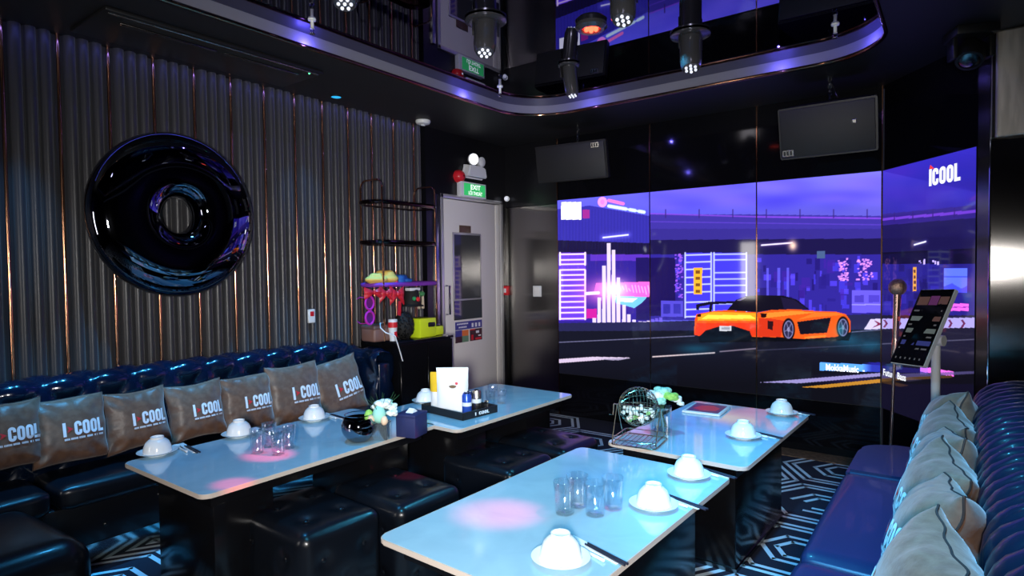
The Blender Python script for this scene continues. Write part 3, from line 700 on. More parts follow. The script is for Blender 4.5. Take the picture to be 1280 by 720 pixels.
# ================================================================== TORUS WALL SCULPTURE
p0 = gx(218, 268, XL+.17); 
p0.y += .03
t = thing('ring_sculpture', 'large black chrome ring with a small round hole on the fluted wall', 'wall art', (XL, p0.y, p0.z))
Rm, rm, rx = .278, .180, .105
b = B(); pts = []; NU, NV = 96, 40
for i in range(NU):
    a = 2*PI*i/NU
    for j in range(NV):
        q = 2*PI*j/NV; rr = Rm+rm*(math.cos(q) if math.cos(q) > 0 else -abs(math.cos(q))**.5); pts.append((.125+rx*math.copysign(abs(math.sin(q))**.8, math.sin(q)), rr*math.cos(a), rr*math.sin(a)*1.03))
b.poly(pts, [(i*NV+j, ((i+1) % NU)*NV+j, ((i+1) % NU)*NV+(j+1) % NV, i*NV+(j+1) % NV) for i in range(NU) for j in range(NV)])
b.done('ring', M['dark_chrome'], t)
for a in (PI/4, 3*PI/4, 5*PI/4, 7*PI/4): b = B(); b.cyl((-.01, Rm*math.cos(a), Rm*math.sin(a)), .02, .06, 12, axis=(1, 0, 0)); b.done('wall_mount', M['steel'], t)

# ================================================================== SOFAS
def tufted(b, L, prof, ny, cell=(.16, .15), amp=.022, phase=0.):
    """quilted sheet: prof = list of (x,z) along the section, extruded along y 0..L"""
    P = [Vector((x, 0, z)) for x, z in prof]
    # resample
    ds = [0]
    for a, c in zip(P, P[1:]): ds.append(ds[-1]+(c-a).length)
    tot = ds[-1]; ns = max(8, int(tot/.016)); R = []
    for k in range(ns+1):
        d = tot*k/ns; i = max(0, min(len(P)-2, next((q-1 for q in range(1, len(ds)) if ds[q] >= d-1e-9), len(P)-2)))
        f = (d-ds[i])/max(1e-9, ds[i+1]-ds[i]); R.append((P[i].lerp(P[i+1], f), d))
    pts = []; nys = int(L/.016)
    for k, (q, d) in enumerate(R):
        a = R[max(0, k-1)][0]; c = R[min(ns, k+1)][0]; t_ = (c-a).normalized(); nn = Vector((t_.z, 0, -t_.x))
        for j in range(nys+1):
            y = L*j/nys
            u, v = y/cell[0]+phase, d/cell[1]
            s1_, s2_ = (u+v), (u-v)       # diagonal creases, buttons at their crossings
            c1, c2 = abs(math.sin(PI*s1_/2)), abs(math.sin(PI*s2_/2))
            hgt = (min(c1, 1)**.5)*(min(c2, 1)**.5)
            edge = min(1, d/.03, (tot-d)/.03)
            e2 = min(1, y/.02, (L-y)/.02)
            Q = q+nn*amp*(hgt*.9)*edge
            pts.append(Vector((Q.x, y, Q.z))+nn*(-.012*(1-max(0, e2))))
    w_ = nys+1
    b.poly(pts, [(i*w_+j, i*w_+j+1, (i+1)*w_+j+1, (i+1)*w_+j) for i in range(ns) for j in range(nys)])
    return pts[:0]
def buttons(parent, L, spots, r=.011):
    pass
# --- left sofa along the fluted wall, seats face +x.  Local frame: x = distance from wall plane, y along wall
SL = thing('tufted_sofa', 'long navy black leather sofa with tufted back along the fluted wall', 'sofa', (XL, .02, 0))
LS = 2.95
prof = [(.14, .40), (.150, .55), (.150, .74)]+[(.085+.075*math.cos(a), .845+.055*math.sin(a)) for a in [PI*k/12-.2 for k in range(0, 14)]]+[(.008, .78), (.008, .55)]
b = B(); tufted(b, LS-.10, prof, 0, (.10, .12), .030); b.done('backrest', M['tuft'], SL, fix=False, angle=80)
b = B(); b.box(.004, .10, .0, LS-.11, .02, .80); b.done('back_frame', M['black_fabric'], SL, smooth=False)
b = B(); b.rbox(.05, .42, .0, LS, .12, .335, .012, 3)
b.done('seat_base', M['leather'], SL)
b = B(); b.box(.06, .345, .01, LS-.01, 0, .12); b.done('plinth', M['cyan_plinth'], SL, smooth=False)
ys = [(-.50, .90), (.92, 1.98), (2.0, 2.92)]
ys = [(.0, .925), (.955, 1.97), (1.98, 2.94)]
for (a, c) in ys:
    b = B(); softbox(b, .40, c-a, .115, .035, 18, puff=.008)
    bmesh.ops.transform(b.bm, matrix=Matrix.Translation((.30, (a+c)/2, .335)), verts=b.bm.verts[:]); b.done('seat_cushion', M['leather'], SL)
# end arm, tufted
b = B(); prof2 = [(.14, .30), (.148, .70)]+[(.08+.068*math.cos(a), .78+.06*math.sin(a)) for a in [PI*k/10-.1 for k in range(0, 12)]]+[(.008, .70), (.008, .30)]
tufted(b, .40, prof2, 0, (.13, .12), .03)
bmesh.ops.transform(b.bm, matrix=Matrix.Translation((.02, LS+.10, 0)) @ Matrix.Rotation(-PI/2, 4, 'Z'), verts=b.bm.verts[:])
b.rbox(.03, .41, LS-.03, LS+.09, .02, .76, .02, 3)
b.done('armrest', M['tuft'], SL, fix=False, angle=80)
def button_bm(r=.011):
    b = B(); b.lathe([(0, .0), (r, .0), (r*1.0, r*.25), (r*.6, r*.55), (0, r*.65)], 12, (0, 0, 0)); return b
bt = button_bm().done('button', M['leather'], None); BTN = bt.data; bpy.data.objects.remove(bt)
def add_button(parent, loc, nrm, s=1.):
    o = bpy.data.objects.new('button', BTN); COL.objects.link(o); o.parent = parent; o.location = loc; o.scale = (s, s, s)
    o.rotation_euler = Vector((0, 0, 1)).rotation_difference(Vector(nrm)).to_euler(); return o
for k in range(12):
    y = .16+k*.25
    for z in ((.27,) if k % 2 else (.20,)): add_button(SL, (.420, y, z), (1, 0, 0))
# --- right sofa, seats face -x
SRX = .02
SR = thing('tufted_sofa', 'deep blue leather sofa with ribbed back, taupe pillows piled on it', 'sofa', (-.43, .45, 0))
LR = 3.35
for (a, c, rr) in ((0.02, .66, .03), (.67, 1.715, .03), (1.725, 2.765, .03)):
    b = B(); softbox(b, .55, c-a, .12, .032, 18, puff=.006)
    bmesh.ops.transform(b.bm, matrix=Matrix.Translation((.275, (a+c)/2, .335)), verts=b.bm.verts[:]); b.done('seat_cushion', M['leather_blue'], SR)
far = [(0, 2.775), (.55, 2.775), (.55, 3.33), (.30, 3.36)]+[(.16+.16*math.cos(a)-.0, 3.20+.16*math.sin(a)) for a in [PI/2+PI/2*k/6*.9 for k in range(7)]]
b = B(); b.prism(far, .335, .455); bmesh.ops.bevel(b.bm, geom=[e for e in b.bm.edges], offset=.018, segments=3, affect='EDGES'); b.done('seat_cushion', M['leather_blue'], SR)
b = B(); b.prism([(x*.94+.03, y-.02) for x, y in [(0, 0.03), (.55, .03), (.55, 3.33), (.28, 3.34), (.06, 3.22), (0, 3.0)]], .10, .335); b.done('seat_base', M['leather'], SR, smooth=False)
b = B(); b.prism([(x*.88+.05, y-.03) for x, y in [(0, .06), (.55, .06), (.55, 3.30), (.28, 3.31), (.06, 3.2), (0, 3.0)]], .0, .10); b.done('plinth', M['lacquer'], SR, smooth=False)
prof = [(.50, .38), (.492, .60), (.50, .72)]+[(.665-.165*math.cos(a), .735+.125*math.sin(a)) for a in [PI*k/16 for k in range(1, 17)]]+[(.83, .60), (.83, .05)]
prof = prof[::-1]
b = B()
def ribbed(b, L, prof, pitch=.088, amp=.026):
    P = [Vector((x, 0, z)) for x, z in prof]; pts = []; nys = int(L/.009); fine = []
    for a, c in zip(P, P[1:]):
        m_ = max(1, int((c-a).length/.02))
        for k in range(m_): fine.append(a.lerp(c, k/m_))
    fine.append(P[-1]); d = 0
    for k, q in enumerate(fine):
        a = fine[max(0, k-1)]; c = fine[min(len(fine)-1, k+1)]; t_ = (c-a).normalized(); nn = Vector((t_.z, 0, -t_.x))
        if k: d += (q-fine[k-1]).length
        for j in range(nys+1):
            y = L*j/nys; u = y/pitch+.12*math.sin(d*16)
            s_ = abs(math.sin(PI*u))**.55; dia = abs(math.sin(PI*(d/.13+math.floor(u)*.5)))**.35
            Q = q+nn*amp*s_*(.72+.28*dia); pts.append((Q.x, y, Q.z))
    w_ = nys+1; b.poly(pts, [(i*w_+j, (i+1)*w_+j, (i+1)*w_+j+1, i*w_+j+1) for i in range(len(fine)-1) for j in range(nys)])
ribbed(b, LR-.18, prof)
bmesh.ops.translate(b.bm, vec=(0, .02, 0), verts=b.bm.verts[:])
b.done('backrest', M['tuft_right'], SR, fix=True, angle=80)
b = B(); b.prism([(.49, 0), (.85, 0), (.85, 3.2), (.80, 3.27), (.56, 3.27), (.49, 3.2)], .02, .70)
b.done('back_frame', M['leather'], SR, smooth=False)
b = B(); b.lathe([(0, .70), (.10, .70), (.155, .72), (.165, .76), (.14, .82), (.08, .855), (0, .865)], 24, (.665, 3.17, 0)); b.done('back_end_roll', M['tuft_right'], SR)

# --- near ottoman and stools
def stool(name, label, loc, sx, sy, sz, rotz, r=.045, group=None, top_btn=True):
    t = thing(name, label, 'stool', loc, rotz, group)
    dm = []
    tb = [(-sx*.22, -sy*.22), (sx*.22, -sy*.22), (sx*.22, sy*.22), (-sx*.22, sy*.22)] if top_btn else []
    for (x, y) in tb: dm.append(((2, 1), x, y, .016, .035))
    z_ = .03; H = sz-z_
    sides = []
    for (ax, sg, half, span) in ((1, -1, sy/2, sx), (0, 1, sx/2, sy), (0, -1, sx/2, sy), (1, 1, sy/2, sx)):
        for q in ((-.25, .20), (.25, .20), (0, -.05), (-.25, -.28), (.25, -.28)):
            h_, v_ = q[0]*span, q[1]*H
            dm.append(((ax, sg), (v_ if ax == 1 else h_), (h_ if ax == 1 else v_), .012, .03)); sides.append((ax, sg, half, h_, v_))
    b = B(); softbox(b, sx, sy, H, r, 34, dm, puff=.012)
    bmesh.ops.translate(b.bm, vec=(0, 0, z_), verts=b.bm.verts[:]); b.done('upholstered_block', M['leather'], t)
    b = B(); b.box(-sx*.42, sx*.42, -sy*.42, sy*.42, 0, z_+.01); b.done('plinth', M['lacquer'], t, smooth=False)
    for (x, y) in tb: add_button(t, (x, y, sz-.005), (0, 0, 1), 1.1)
    for (ax, sg, half, h_, v_) in sides[:10]:
        pos = [0, 0, z_+H/2+v_]; nn = [0, 0, 0]; nn[ax] = sg; pos[ax] = sg*(half-.006); pos[1-ax] = h_
        add_button(t, pos, nn)
    return t
zs = .42
st = [((302, 630), (370, 664), (470, 640), (405, 610)), ((430, 607), (500, 630), (562, 605), (490, 585)), ((560, 570), (620, 588), (682, 565), (625, 550)), ((640, 545), (690, 560), (730, 547), (680, 535))]
STL = ['nearest black tufted cube stool, under the front edge of the left sofa table', 'black tufted cube stool with red light spot, beside far end of left sofa table',
       'black tufted cube stool beside the middle of the back table', 'farthest black tufted cube stool with a purple sheen beside the back table']
base_st = None
for k, q in enumerate(st):
    W4 = [gz(u, v, zs) for u, v in q]; c = sum(W4, Vector())/4
    if k == 0: base_st = stool('cube_stool', STL[0], (c.x+.0, c.y, 0),   .50, .38, zs, -.05, group='cube stools'); 
    else: dup(base_st, ((c.x), c.y, 0), -.05, STL[k])
stool('corner_ottoman', 'large dark leather ottoman with rounded corners at the lower left corner', (-2.91, .52, 0), .66, .70, .44, .06, r=.10, top_btn=False)

# ================================================================== TABLES
ZT_ = .60
def table(label, cx_, cy_, w_, l_, rot, ped):
    t = thing('low_table', label, 'table', (cx_, cy_, 0), rot, 'stone topped tables')
    ol = rrect(-w_/2, w_/2, -l_/2, l_/2, .035, 6)
    b = B(); b.prism(ol, ZT_-.018, ZT_-.0005); bmesh.ops.bevel(b.bm, geom=[e for e in b.bm.edges if abs(e.verts[0].co.z-e.verts[1].co.z) < 1e-5], offset=.003, segments=2, affect='EDGES')
    b.done('table_edge', M['edge'], t)
    b = B(); b.prism(rrect(-w_/2+.003, w_/2-.003, -l_/2+.003, l_/2-.003, .033, 6), ZT_-.004, ZT_); b.done('tabletop', M['stone'], t, smooth=False)
    b = B(); b.box(-w_/2+.06, w_/2-.06, -l_/2+.06, l_/2-.06, ZT_-.075, ZT_-.018); b.done('apron', M['lacquer'], t, smooth=False)
    if ped == 'slab':
        for sg in (-1, 1):
            b = B(); y = sg*(l_/2-.26); b.rbox(-w_/2+.10, w_/2-.12, y-.16 if sg < 0 else y-.10, y+.10 if sg < 0 else y+.16, .0, ZT_-.07, .006, 2); b.done('leg', M['lacquer'], t)
        b = B(); b.rbox(-.05, .05, -l_/2+.3, l_/2-.3, .02, .06, .004, 2); b.done('stretcher', M['steel_dark'], t)
    else:
        b = B(); b.rbox(-w_/2+.16, w_/2-.14, -l_/2+.30, l_/2-.02, 0, ZT_-.07, .006, 2); b.done('pedestal', M['lacquer'], t)
        b = B(); b.box(-w_/2+.155, w_/2-.135, -l_/2+.295, l_/2-.015, .0, .02); b.done('kick_strip', M['steel_dark'], t, smooth=False)
    return t
table('stone topped table in the foreground set with four clear glasses', -1.079, 1.820, .693, 1.187, math.radians(-2.1), 'ped')
table('stone topped table by the video wall carrying the wire bingo cage', -1.001, 3.098, .649, 1.106, math.radians(-1.9), 'ped')
table('stone topped table in front of the left sofa with flower vase', -2.587, 1.726, .70, 1.247, math.radians(-.1), 'slab')
table('stone topped table at the back with snack bags in a black tray', -2.385, 2.882, .675, 1.10, math.radians(-2.1), 'slab')

# ================================================================== PILLOWS
def pillow_surf(a, T, seed):
    rr = random.Random(seed); ph = [rr.random()*6 for _ in range(6)]
    def f(u, v, side=1):
        pull = .055
        x = a*u*(1-pull*(1-v*v)*(abs(u)**2)*1.2+.02*math.sin(3*v+ph[0])*abs(u)**3)
        y = a*v*(1-pull*(1-u*u)*(abs(v)**2)*1.2+.02*math.sin(3*u+ph[1])*abs(v)**3)
        th = T*max(0, (1-abs(u)**2.4)*(1-abs(v)**2.4))**.5
        wr = .006*math.sin(9*u+4*v+ph[2])*math.sin(5*v-3*u+ph[3])*(u*u+v*v)+.004*math.sin(4*u*v+5*v+ph[5])*abs(u*v)+.006*math.sin(16*math.atan2(v, u)+ph[4])*(max(abs(u), abs(v))**3)*(1-max(abs(u), abs(v))**8)
        return Vector((x, y, side*(th+.002)+wr))
    return f
def pillow(name, label, Mx, a=.185, T=.075, seed=0, logo=True, group=None, sub=30):
    t = thing(name, label, 'pillow', Mx.to_translation(), 0, group)
    t.rotation_mode = 'QUATERNION'; t.rotation_quaternion = Mx.to_quaternion()
    f = pillow_surf(a, T, seed); b = B(); n = sub
    g = [math.sin(PI/2*(-1+2*i/n)) for i in range(n+1)]
    for sd in (1, -1):
        pts = [f(u, v, sd) for u in g for v in g]
        b.poly(pts, [((i*(n+1)+j), ((i+1)*(n+1)+j), ((i+1)*(n+1)+j+1), (i*(n+1)+j+1)) if sd > 0 else ((i*(n+1)+j), (i*(n+1)+j+1), ((i+1)*(n+1)+j+1), ((i+1)*(n+1)+j)) for i in range(n) for j in range(n)])
    bmesh.ops.remove_doubles(b.bm, verts=b.bm.verts[:], dist=.0012)
    b.done('cover', M['pillow'], t, angle=100)
    # piping seam
    rim = [(g[i], -1) for i in range(n+1)]+[(1, g[i]) for i in range(1, n+1)]+[(g[n-i], 1) for i in range(1, n+1)]+[(-1, g[n-i]) for i in range(1, n)]
    b = B(); b.tube([(f(u, v, 1)+f(u, v, -1))/2 for u, v in rim], .0034, 6, closed=True); b.done('seam', M['seam'], t)
    if logo:
        W, Rr, L = icool(1.0); h = a*.42; sx = (a*1.12)/L; u0, v0 = -.18, -.20
        def mp(x, y, e=.0036):
            uu, vv = u0+x*sx/a, v0+y*h/a; p_ = f(uu, vv, 1); return (p_.x, p_.y, p_.z+e)
        u0 = -.28
        b = B(); hquads(b, W, mp)
        # fine strapline beneath the wordmark
        x = 0.05
        rr = random.Random(4)
        while x < L-.05:
            wd = .045; 
            if rr.random() < .84: hquads(b, [[Vector((x, -.27)), Vector((x+wd, -.27)), Vector((x+wd, -.13)), Vector((x, -.13))]], mp)
            x += wd*1.35
        b.done('printed_wordmark', M['print_white'], t, fix=False, angle=60, label='white printed wordmark with strapline')
        b = B(); hquads(b, Rr, mp); b.done('printed_triangle', M['print_red'], t, fix=False, label='small red printed triangle')
    return t
def frame_mx(o, X_, Y_, Z_): return Matrix.Translation(o) @ Matrix((X_, Y_, Z_)).transposed().to_4x4()
GL = 'printed pillows leaning in a row on the left sofa'
def left_pillow(pc, half, lean, roll, yaw, label, seed):
    """pc = centre"""
    Yv = Vector((-math.sin(lean), 0, math.cos(lean))); Zv = Vector((math.cos(lean), 0, math.sin(lean))); Xv = Vector((0, 1, 0))
    R_ = Matrix.Rotation(yaw, 3, 'Z'); Xv, Yv, Zv = R_ @ Xv, R_ @ Yv, R_ @ Zv
    R2 = Matrix.Rotation(roll, 3, Zv); Xv, Yv = R2 @ Xv, R2 @ Yv
    return pillow('printed_pillow', label, frame_mx(pc, Xv, Yv, Zv), half, .06, seed, True, GL)
specs = [((-20, 28, 503, 588), 0, 'taupe printed pillow cut off by the left picture edge, first on left sofa'),
         ((37, 136, 490, 584), 0, 'taupe printed pillow second from left on the sofa, the widest whole one'),
         ((133, 209, 478, 570), .02, 'taupe printed pillow third from left on the sofa, behind the first upturned bowl'),
         ((209, 281, 474, 552), .02, 'taupe printed pillow fourth from left, left of the pink tumblers'),
         ((276, 342, 466, 540), .0, 'taupe printed pillow fifth from left, straight behind the pink tumblers'),
         ((335, 402, 456, 528), .0, 'taupe printed pillow sixth from left, above the third upturned bowl'),
         ((390, 455, 456, 518), .16, 'tilted taupe printed pillow at the far end of the row, next to the armrest')]
for k, ((u0, u1, v0, v1), rl, lb) in enumerate(specs):
    c = gx((u0+u1)/2, (v0+v1)/2, -3.50)
    a_, c_ = gx(u0, (v0+v1)/2, -3.50), gx(u1, (v0+v1)/2, -3.50); half = (c_.y-a_.y)/2
    left_pillow(Vector((-3.50, c.y, c.z)), max(.155, half*.98), .20, rl, 0, lb, k+3)
GR = 'taupe pillows piled along the right sofa'
rp = [(3.36, .055, .74, .17, .22, .25), (3.05, .045, .71, .175, .28, -.12), (2.72, .040, .70, .18, .30, .14), (2.38, .035, .70, .185, .24, -.10), (2.02, .035, .70, .19, .30, .14), (1.66, .03, .69, .19, .26, -.08), (1.28, .025, .69, .19, .28, .10)]
RL = ['farthest taupe pillow on the right sofa, its corner pointing up by the screen', 'second farthest taupe pillow of the pile on the right sofa', 'third farthest taupe pillow of the pile on the right sofa',
      'middle taupe pillow of the pile on the right sofa, its corner poking to the backrest', 'third nearest taupe pillow of the pile on the right sofa', 'second nearest taupe pillow on the right sofa, with a brown shadowed fold', 'nearest taupe pillow on the right sofa at the lower right']
for k, (y, x, z, half, lean, roll) in enumerate(rp):
    Yv = Vector((math.sin(lean), 0, math.cos(lean))); Zv = Vector((-math.cos(lean), 0, math.sin(lean))); Xv = Vector((0, -1, 0))
    R_ = Matrix.Rotation(.10+.10*(k % 2), 3, 'Z'); Xv, Yv, Zv = R_ @ Xv, R_ @ Yv, R_ @ Zv
    R2 = Matrix.Rotation(roll, 3, Zv); Xv, Yv = R2 @ Xv, R2 @ Yv
    pillow('printed_pillow', RL[k], frame_mx(Vector((x-.09, y, z-.07)), Xv, Yv, Zv), half, .105, k+20, True, GR)

# ================================================================== TABLEWARE
ZS = ZT_+.0006
b = B(); b.lathe([(0, .0), (.042, .0), (.044, .004), (.060, .008), (.080, .0155), (.0835, .018), (.080, .0185), (.058, .012), (.040, .0085), (0, .008)], 40); o = b.done('saucer', M['ceramic']); SAU = o.data; bpy.data.objects.remove(o)
b = B(); b.lathe([(.0575, .0), (.0595, .001), (.0585, .010), (.055, .028), (.047, .046), (.034, .058), (.0285, .0605), (.0275, .070), (.0235, .070), (.0225, .064), (0, .063)], 40)
b.lathe([(.0575, .0), (.0555, .010), (.052, .028), (.044, .044), (.030, .055), (0, .057)], 40); o = b.done('rice_bowl', M['ceramic']); BWL = o.data; bpy.data.objects.remove(o)
def place_mesh(name, me, loc, rz, label, cat, group=None):
    o = bpy.data.objects.new(name, me); COL.objects.link(o); o.location = loc; o.rotation_euler = (0, 0, rz)
    tag(o, label, cat, group); return o
bowls = [((197, 574), 'left sofa table, nearest its left corner'), ((299, 551), 'left sofa table, beside the pink tumblers'), ((393, 531), 'left sofa table, left of the mirror bowl'),
         ((701, 708), 'foreground table, nearest the camera'), ((817, 640), 'foreground table, middle one of three'), ((861, 602), 'foreground table, at its far right corner'),
         ((929, 553), 'video wall table, the nearer of two'), ((977, 524), 'video wall table, far right corner'), ((532, 503), 'back table, half hidden behind snack bags')]
BP = []
for k, ((u, v), w_) in enumerate(bowls):
    p = gz(u, v-6 if k < 8 else v, ZS); BP.append(p)
    place_mesh('saucer', SAU, p, k*.4, 'white porcelain saucer under the bowl on the '+w_, 'saucer', 'saucers')
    place_mesh('rice_bowl', BWL, (p.x, p.y, p.z+.0125), k*.7, 'white upturned rice bowl on the '+w_, 'bowl', 'upturned rice bowls')
# napkin strips, chopsticks, spoons
def chop_set(k, ang, order, wherew, nap=True, dist=.115, ln=.21):
    p = BP[k]; d = Vector((math.cos(ang), math.sin(ang), 0)); s_ = Vector((-d.y, d.x, 0))
    if nap:
        t = thing('chopstick_sleeve', 'white paper chopstick sleeve '+wherew, 'napkin', p+d*dist, ang+PI/2, 'chopstick sleeves')
        b = B(); b.rbox(-ln/2, ln/2, -.014, .014, 0, .0022, .0008, 1); b.done('paper_sleeve', M['paper'], t, smooth=False)
    t = thing('chopsticks', 'pair of dark tipped chopsticks '+wherew, 'chopsticks', p+d*(dist)+Vector((0, 0, .0024)), ang+PI/2, 'chopsticks')
    for q in (-1, 1):
        b = B(); b.tube([(ln*.15, q*.005, .0035), (-ln*.62, q*.006, .0035)], [.0028, .0036], 8); b.done('stick', M['stick'], t)
    t = thing('spoon', 'white porcelain spoon '+wherew, 'spoon', p+d*(dist-.032), ang+PI/2, 'spoons')
    b = B(); b.lathe([(0, .002), (.013, .0035), (.019, .009), (.0175, .009), (.012, .005), (0, .0035)], 20, (.04, 0, 0)); 
    bmesh.ops.scale(b.bm, vec=(1.4, 1, 1), verts=b.bm.verts[:]); b.done('spoon_bowl', M['ceramic'], t)
    b = B(); b.tube([(.035, 0, .006), (-.02, 0, .004), (-.075, 0, .006)], [.005, .0042, .005], 8); b.done('handle', M['ceramic'], t)
chop_set(0, 1.45, 0, 'beside the first bowl on the left sofa table', nap=True, dist=.13)
chop_set(1, 1.45, 0, 'beside the second bowl on the left sofa table', dist=.12)
chop_set(2, 1.45, 0, 'beside the third bowl on the left sofa table', dist=.12)
chop_set(3, 1.25, 1, 'beside the nearest bowl on the foreground table', dist=.125)
chop_set(4, 1.25, 1, 'beside the middle bowl on the foreground table', dist=.115)
chop_set(5, 1.25, 1, 'beside the far bowl on the foreground table', dist=.115)
chop_set(6, 1.25, 1, 'beside the nearer bowl on the table by the video wall', dist=.115)
chop_set(7, 1.25, 1, 'beside the farther bowl on the table by the video wall', dist=.105)
# tumblers
b = B(); R0, R1, H = .034, .040, .118
b.lathe([(0, .0), (R0-.002, .0), (R0, .003), (R1, H-.001), (R1-.0006, H), (R1-.0020, H-.001), (R0-.0020, .014), (R0-.006, .010), (0, .009)], 40); o = b.done('drinking_glass', M['glass'], angle=50); GLS = o.data; bpy.data.objects.remove(o)
gl = [((706, 641), 'leftmost nearer clear tumbler of four on the foreground table'), ((744, 643), 'nearest right clear tumbler of four on the foreground table'),
      ((766, 635), 'rightmost clear tumbler of four on the foreground table'), ((722, 632), 'rear clear tumbler of four on the foreground table'),
      ((322, 566), 'clear tumbler glowing pink, leftmost of the cluster on the left sofa table'), ((348, 568), 'clear tumbler glowing pink, nearest of the cluster on the left sofa table'),
      ((361, 560), 'clear tumbler glowing pink, rightmost of the cluster on the left sofa table'), ((337, 558), 'clear tumbler glowing pink, rearmost of the cluster on the left sofa table'),
      ((627, 504), 'rightmost clear tumbler beside the tray on the back table'), ((613, 506), 'clear tumbler nearest the black tray on the back table'), ((616, 498), 'rearmost clear tumbler behind the tray on the back table')]
for k, ((u, v), lb) in enumerate(gl):
    p = gz(u, v, ZS); o = place_mesh('drinking_glass', GLS, p, 0, lb, 'glass', 'clear tumblers')
    s_ = .82 if k >= 4 else .94
    o.scale = (s_, s_, .92 if k < 4 else (.95 if k < 8 else .75))
# mirror bowl, flower vase and tissue box on the left sofa table
p = gz(449, 551, ZS)
t = thing('mirror_bowl', 'smoky mirrored round glass bowl tilted open toward the sofa on left table', 'bowl', p)
b = B(); pr_ = [(0, 0), (.040, 0), (.046, .004)]+[(.084*math.sin(a), .072-.084*math.cos(a)*.9) for a in [PI*k/16 for k in range(4, 12)]]
pr_ += [(r-.003, z) for r, z in reversed(pr_[3:])]+[(0, .01)]
b.lathe(pr_, 40)
b.done('bowl_shell', mat('smoky_mirror_glass', (.26, .27, .32), .05, 1.), t)
b = B(); b.lathe([(.066+.002*math.cos(a), .130+.002*math.sin(a)) for a in [2*PI*k/8 for k in range(9)]], 40); b.done('rim', M['chrome'], t)
p = gz(478, 548, ZS)
t = thing('flower_vase', 'square mosaic mirror vase of pastel flowers and eggs on left sofa table', 'vase', p, .5)
b = B(); b.rbox(-.035, .035, -.035, .035, 0, .085, .004, 2)
# mosaic tiles
rr = random.Random(5)
for f_ in range(4):
    for i in range(6):
        for j in range(7):
            u0 = -.032+i*.0108; z0 = .005+j*.0112; e = .0352+rr.random()*.0014
            if f_ == 0: b.box(u0, u0+.0095, -e, -.034, z0, z0+.0098)
            if f_ == 1: b.box(u0, u0+.0095, .034, e, z0, z0+.0098)
            if f_ == 2: b.box(-e, -.034, u0, u0+.0095, z0, z0+.0098)
            if f_ == 3: b.box(.034, e, u0, u0+.0095, z0, z0+.0098)
b.done('vase_body', M['mosaic'], t, smooth=False)
def bloom(b, c, r, n=9, rr=random.Random(1)):
    for q in range(n):
        a = q*2.4; e = Vector((math.cos(a)*.55*r, math.sin(a)*.55*r, (.1+.5*(q/n))*r)); b.ball(Vector(c)+e, r*.52, 10, 7, .7)
spots = [('flower_white', (0.0, 0.01, .155), .042), ('flower_mint', (-.005, -.025, .125), .038), ('leaf', (-.055, -.03, .12), .026), ('flower_peach', (.028, -.045, .100), .020), ('flower_white', (.035, .035, .14), .030),
         ('flower_peach', (-.036, -.052, .104), .020), ('flower_white', (.050, .0, .118), .028), ('flower_mint', (.02, .04, .165), .020), ('flower_white', (-.04, .03, .14), .026)]
for k, (mn, c, r_) in enumerate(spots):
    b = B()
    if mn in ('leaf', 'flower_peach') or k == 1: b.lathe([(r_*.86*math.sin(PI*i/12)*(1+.12*math.cos(PI*i/12)), -r_*1.15*math.cos(PI*i/12)) for i in range(13)], 18, c)
    else: bloom(b, c, r_)
    b.done('egg' if (mn in ('leaf', 'flower_peach') or k == 1) else 'flower', M[mn], t)
for k in range(12):
    a = k*.9; b = B(); r_ = .03+.05*(k % 3)/2
    b.tube([(math.cos(a)*.012, math.sin(a)*.012, .08), (math.cos(a)*r_*.7, math.sin(a)*r_*.7, .17), (math.cos(a)*r_*1.3, math.sin(a)*r_*1.3, .20+.02*(k % 2))], [.0014, .0012, .0006], 5); b.done('grass_blade', M['grass'], t)
p = gz(513, 546, ZS)
t = thing('tissue_box', 'navy blue tissue box at the far corner of the left sofa table', 'box', (p.x-.02, p.y+.03, p.z), .25)
b = B(); b.rbox(-.055, .055, -.06, .06, 0, .105, .004, 2); b.done('box_body', M['navy_box'], t)
b = B(); b.rbox(-.057, .057, -.062, .062, .098, .115, .004, 2); b.done('lid', M['navy_box'], t)
b = B(); b.poly([(-.02, -.025, .1155), (.02, -.025, .1155), (.02, .025, .1155), (-.02, .025, .1155), (-.012, .0, .135), (.015, .004, .132)], [(0, 1, 5, 4), (2, 3, 4, 5), (1, 2, 5), (3, 0, 4)]); b.done('tissue', M['paper'], t)
# tray with snack bags on the back table
c4 = [gz(528, 514, ZS), gz(581, 529, ZS), gz(621, 515, ZS), gz(568, 502, ZS)]; c = sum(c4, Vector())/4
ex = (c4[1]-c4[0]); ang = math.atan2(ex.y, ex.x)*.5-.02; lx = .36; ly = .27
t = thing('serving_tray', 'black lacquered tray with white lettering holding snacks on the back table', 'tray', (c.x, c.y, ZS), ang)
b = B(); b.rbox(-lx/2, lx/2, -ly/2, ly/2, 0, .006, .002, 1); b.done('tray_base', M['black_plastic'], t)
b = B()
b.rbox(-lx/2, lx/2, -ly/2, -ly/2+.008, 0, .042, .002, 1); b.rbox(-lx/2, lx/2, ly/2-.008, ly/2, 0, .042, .002, 1); b.rbox(-lx/2, -lx/2+.008, -ly/2, ly/2, 0, .042, .002, 1); b.rbox(lx/2-.008, lx/2, -ly/2, ly/2, 0, .042, .002, 1)
b.done('tray_rim', M['black_plastic'], t)
W, Rr, L = icool(1.0); b = B(); hquads(b, W, lambda x, y: (lx/2+.0012, -.045+x*.11/L, .012+y*.018)); b.done('printed_wordmark', M['print_white'], t, smooth=False, fix=False, label='white printed wordmark on the tray rim')
